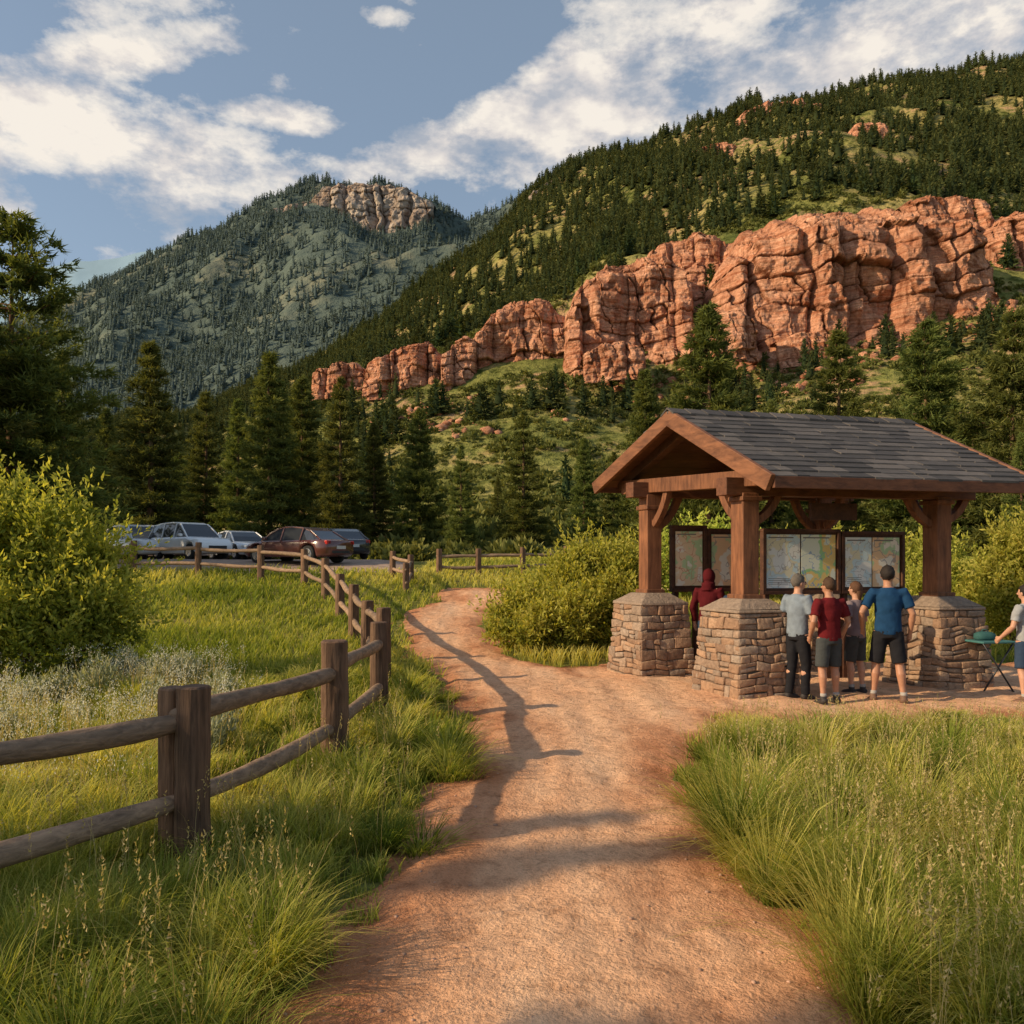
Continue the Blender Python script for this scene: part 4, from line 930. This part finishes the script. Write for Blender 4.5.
def person(x,y,face,height,label,skin,shirt,bottom,hair,arms=None,longpants=False,lean=0,hairlen=0,turn=0,shoe=None,stance=.11,female=False,hood=False,sleeve=.55,step=0):
    s=height/1.75;e=empty("person",(x,y,ghs(x,y)+.03),face,s);top(e,label,"person")
    A={'L':((-.265,-.04,1.14),(-.27,.05,.89)),'R':((.265,-.04,1.14),(.27,.05,.89))}
    if arms:A.update(arms)
    lz=lambda p:(p[0],p[1]+lean*max(0,p[2]-.95),p[2])
    sh=.185*(.92 if female else 1)
    LEG={q:(Vector((q*.085,0,.90)),Vector((q*(stance*.5+.05),.02+q*step*.6,.49)),Vector((q*stance,-.02+q*step,.09))) for q in (-1,1)}
    T=B()
    tor=[(.86,.125,.095),(.95,.155,.105),(1.05,.142,.098),(1.15,.14,.10),(1.28,.162,.108),(1.38,.165,.10),(1.45,.115,.08),(1.49,.06,.06)]
    def loft(T,rings,extra=0):
        T.tube([lz((0,-.008,z)) for z,_,_ in rings],[(a+extra,b+extra) for _,a,b in rings],20)
    loft(T,tor)
    T.tube([lz((0,-.01,1.44)),lz((0,.0,1.50)),lz((0,.012,1.58))],[.066,.056,.056],16)
    hc=Vector(lz((0,.018,1.64)));T.ell(tuple(hc),(.074,.094,.108),18,12);fw=Vector((-math.sin(turn),math.cos(turn),0));sd=Vector((fw.y,-fw.x,0))
    T.ell(tuple(hc+fw*.03+Vector((0,0,-.055))),(.052,.056,.05),14,8)
    T.tube([hc+fw*.085+Vector((0,0,.015)),hc+fw*.112+Vector((0,0,-.022)),hc+fw*.09+Vector((0,0,-.03))],[.010,.016,.012],8)
    for q in (-1,1): T.ell(tuple(hc+sd*q*.077-fw*.005+Vector((0,0,-.01))),(.012,.018,.03),8,6)
    for q,k in ((-1,'L'),(1,'R')):
        S=Vector(lz((q*sh,-.01,1.415)));E=Vector(lz(A[k][0]));Wp=Vector(lz(A[k][1]))
        T.tube([Vector(lz((q*.09,-.01,1.40))),S,S.lerp(E,.35),E,E.lerp(Wp,.3),Wp],[.06,.056,.049,.039,.041,.026],14)
        d=(Wp-E).normalized();pn=d.cross(Vector((0,1,0)) if abs(d.y)<.8 else Vector((1,0,0))).normalized();fl=pn.cross(d).normalized()
        T.tube([Wp-d*.01,Wp+d*.035,Wp+d*.09],[(.022,.022),(.030,.030),(.032,.030)],12)
        curl=pn*(-q)
        for f,ln in zip((-1.5,-.5,.5,1.5),(.062,.075,.07,.055)):
            b=Wp+d*.085+fl*f*.0185;m=b+d*ln*.5+curl*.004;t3=b+d*ln*.92+curl*.022
            T.tube([b-d*.02,b,m,t3],[.0105,.0098,.009,.0075],8)
        tb=Wp+d*.03+fl*.028;T.tube([tb-fl*.01,tb+d*.03+fl*.02,tb+d*.062+fl*.022+curl*.01],[.012,.0105,.008],8)
        hip,kn,an=LEG[q]
        T.tube([hip+Vector((0,0,.03)),hip.lerp(kn,.3),kn+Vector((0,0,.06)),kn,kn.lerp(an,.28)+Vector((0,-.015,0)),kn.lerp(an,.65),an],[.088,.083,.058,.053,.057,.040,.034],16)
        T.tube([an+Vector((0,-.03,-.04)),an+Vector((0,.05,-.055)),an+Vector((0,.13,-.065))],[(.034,.036),(.038,.03),(.035,.02)],12)
    addobj("body",bake(T,"body",skin,.0075,3),e)
    for q in (-1,1):
        T=B();T.ell(tuple(hc+fw*.084+sd*q*.032+Vector((0,0,.008))),(.012,.012,.008),10,6);addobj("eye",T.mesh("eye",M_eye,True),e)
    T=B();T.ell(tuple(hc+fw*.083+Vector((0,0,-.058))),(.022,.010,.007),10,6);addobj("mouth",T.mesh("mouth",M_lip,True),e)
    T=B();R2=[(.88,.155,.118),(.97,.165,.118),(1.08,.158,.115),(1.18,.158,.116),(1.30,.176,.122),(1.39,.176,.113),(1.45,.125,.09),(1.485,.075,.072)]
    loft(T,R2)
    for q,k in ((-1,'L'),(1,'R')):
        S=Vector(lz((q*sh,-.01,1.415)));E=Vector(lz(A[k][0]));Wp=Vector(lz(A[k][1]))
        if sleeve<1: T.tube([Vector(lz((q*.08,-.01,1.39))),S,S.lerp(E,sleeve*.6),S.lerp(E,sleeve+.15)],[.075,.071,.066,.068],14)
        else:T.tube([Vector(lz((q*.08,-.01,1.39))),S,S.lerp(E,.6),E,E.lerp(Wp,.9)],[.075,.07,.06,.052,.042],14)
    if hood:
        T.ell(tuple(hc+Vector((0,-.02,.005))),(.105,.115,.135),16,10);T.tube([lz((0,-.03,1.42)),lz((0,-.03,1.55))],[.12,.105],16)
    addobj("shirt",bake(T,"shirt",shirt,.012,3,.018),e)
    T=B();T.tube([(0,-.005,.99),(0,-.005,.93),(0,-.005,.84)],[(.148,.11),(.165,.122),(.16,.115)],18)
    for q in (-1,1):
        hip,kn,an=LEG[q]
        if longpants:T.tube([hip,hip.lerp(kn,.5),kn,kn.lerp(an,.5),an+Vector((0,0,-.01))],[.10,.088,.07,.064,.058],16)
        else:T.tube([hip,hip.lerp(kn,.5),hip.lerp(kn,.92)],[.10,.094,.090],16)
    addobj("trousers" if longpants else "shorts",bake(T,"bottoms",bottom,.012,3,.014),e)
    if not hood:
        T=B();T.ell(tuple(hc+Vector((0,0,.024))-fw*.016),(.086,.104,.104),26,20)
        me=T.mesh("hair",hair,True);bm=bmesh.new();bm.from_mesh(me)
        dl=[v for v in bm.verts if ((v.co-hc).dot(fw)>.05 and v.co.z<hc.z+.05) or v.co.z<hc.z-.066 or ((v.co-hc).dot(fw)>.01 and v.co.z<hc.z-.005)]
        bmesh.ops.delete(bm,geom=dl,context='VERTS')
        for v in bm.verts: v.co+=Vector((random.uniform(-1,1),random.uniform(-1,1),random.uniform(-1,1)))*.006
        bm.to_mesh(me);bm.free()
        md=addobj("hair",me,e);sol=md.modifiers.new("t",'SOLIDIFY');sol.thickness=.014
    if hairlen:
        T=B();T.tube([hc-fw*.06+Vector((0,0,.04)),hc-fw*.085+Vector((0,0,-.06)),hc-fw*.085+Vector((0,0,-.06-hairlen))],[(.06,.045),(.055,.035),(.02,.015)],12);addobj("ponytail",T.mesh("hair_tail",hair,True),e)
    for q in (-1,1):
        an=LEG[q][2];T=B()
        T.tube([an+Vector((0,-.055,-.045)),an+Vector((0,-.03,-.035)),an+Vector((0,.05,-.05)),an+Vector((0,.13,-.06)),an+Vector((0,.185,-.075))],[(.038,.038),(.045,.052),(.048,.042),(.05,.032),(.034,.014)],14)
        T.tube([an+Vector((0,0,-.04)),an+Vector((0,-.002,.03))],[.045,.044],14)
        addobj("shoe",T.mesh("shoe",shoe or M_shoe,True),e)
        if not longpants:
            T=B();T.tube([an+Vector((0,0,.01)),an+Vector((0,0,.07))],[.0405,.0425],14);addobj("sock",T.mesh("sock",M_sock,True),e)
    return e
M_eye=simple("eye_dark",(.03,.02,.015),.2);M_lip=simple("lips",(.36,.14,.11),.5)
M_shoe=simple("dark_shoe",(.035,.03,.03),.7);M_shoe2=simple("brown_shoe",(.16,.09,.06),.7);M_sock=simple("grey_sock",(.35,.33,.31),.9)
SK1=skinmat("skin_light",(.50,.27,.18));SK2=skinmat("skin_tan",(.42,.21,.13))
cl_=lambda n,c:simple(n,c,.9,spec=.1,var=.12,scale=14,bump=.3)
C_grey=cl_("grey_cotton",(.19,.23,.28));C_red=cl_("dark_red_cotton",(.12,.012,.015));C_blue=cl_("blue_cotton",(.014,.05,.12));C_mauve=cl_("mauve_cotton",(.20,.155,.17))
C_blk=cl_("black_trousers",(.018,.018,.022));C_char=cl_("charcoal_shorts",(.055,.06,.062));C_hood=cl_("maroon_fleece",(.08,.009,.012));C_nav=cl_("navy_cloth",(.03,.05,.09));C_lt=cl_("pale_grey_cotton",(.30,.31,.33))
H_grey=simple("grey_hair",(.11,.095,.082),.9,scale=60,bump=.5);H_br=simple("brown_hair",(.06,.03,.015),.8,scale=60,bump=.5);H_dk=simple("dark_hair",(.018,.012,.01),.8,scale=60,bump=.5);H_red=simple("auburn_hair",(.10,.045,.022),.8,scale=60,bump=.5)
def at(px,y): return px2(px,y),y
x,y=at(798,11.3);person(x,y,R(-62),1.76,"grey haired person in grey t-shirt and black trousers",SK1,C_grey,C_blk,H_grey,{'R':((.25,.02,1.13),(.14,.22,1.05)),'L':((-.25,-.06,1.14),(-.24,.05,.9))},True,stance=.09,step=.06,turn=-.3)
x,y=at(829,10.95);person(x,y,R(12),1.72,"person in dark red t-shirt and charcoal shorts",SK2,C_red,C_char,H_br,{'L':((-.29,-.08,1.15),(-.24,.08,.94)),'R':((.28,-.03,1.14),(.24,.12,.93))},stance=.12,turn=.35,step=.03)
x,y=at(856,11.75);person(x,y,R(30),1.64,"person in mauve grey shirt looking at the maps",SK1,C_mauve,C_char,H_red,{'R':((.25,.02,1.14),(.12,.2,1.15))},female=True,hairlen=.12,stance=.08,step=-.04)
x,y=at(888,11.0);person(x,y,R(-14),1.88,"person in blue t-shirt and black shorts standing with feet apart",SK2,C_blue,C_blk,H_dk,{'L':((-.33,-.09,1.16),(-.29,.07,.95)),'R':((.28,-.05,1.15),(.27,.05,.9))},stance=.17,shoe=M_shoe2,turn=-.25,step=-.05)
x,y=at(709,13.4);person(x,y,R(-35),1.80,"person in maroon hooded fleece beside the stone pier",SK1,C_hood,C_nav,H_red,{'R':((.25,.05,1.14),(.12,.24,1.1))},True,hood=True,sleeve=1.2)
x,y=at(728,12.9);person(x,y,R(-70),1.66,"person in navy shirt leaning forward under the shelter",SK1,C_nav,C_char,H_br,{'R':((.2,.18,1.22),(.1,.4,1.3))},True,lean=.25)
x,y=at(1026,11.0);person(x,y,R(25),1.62,"person in pale grey shirt and navy shorts by the folding table",SK1,C_lt,C_nav,H_dk,{'L':((-.27,.02,1.14),(-.26,.2,.98))},stance=.14,shoe=M_shoe2,step=.05)
# folding table
x,y=at(988,12.0);e=empty("folding_table",(x,y,ghs(x,y)+.03),R(10));top(e,"small folding camp table with teal top and crossed legs","table")
M_teal=simple("teal_fabric",(.05,.16,.16),.7);M_alu=simple("dark_metal_tube",(.06,.06,.065),.4,.7)
T=B();T.box(-.28,.28,-.24,.24,.74,.77);addobj("table_top",T.mesh("table_top",M_teal,False,.008),e)
for sy in (-.2,.2):
    for a in (-1,1):
        T=B();T.tube([(-.26*a,sy+.01*a,0),(.26*a,sy+.01*a,.74)],.013,8);addobj("leg",T.mesh("leg",M_alu,True),e)
for xa,za in ((-.26,.02),(.26,.02),(0,.37)):
    T=B();T.tube([(xa,-.21,za),(xa,.21,za)],.01,8);addobj("crossbar",T.mesh("crossbar",M_alu,True),e)
M_pack=cl_("teal_pack_cloth",(.04,.11,.11));zt=ghs(x,y)+.8
T=B();T.tube([(0,0,0),(0,0,.03),(0,0,.09),(0,0,.12),(0,0,.13)],[(.13,.08),(.15,.10),(.145,.095),(.10,.06),(.03,.02)],18,sq=3.2)
T.tube([(-.05,0,.12),(-.03,0,.155),(.03,0,.155),(.05,0,.12)],.008,8)
top(addobj("bag",T.mesh("bag",M_pack,True),None,(x-.05,y,zt)),"small teal cloth bag lying on the folding table","bag")
print("done")
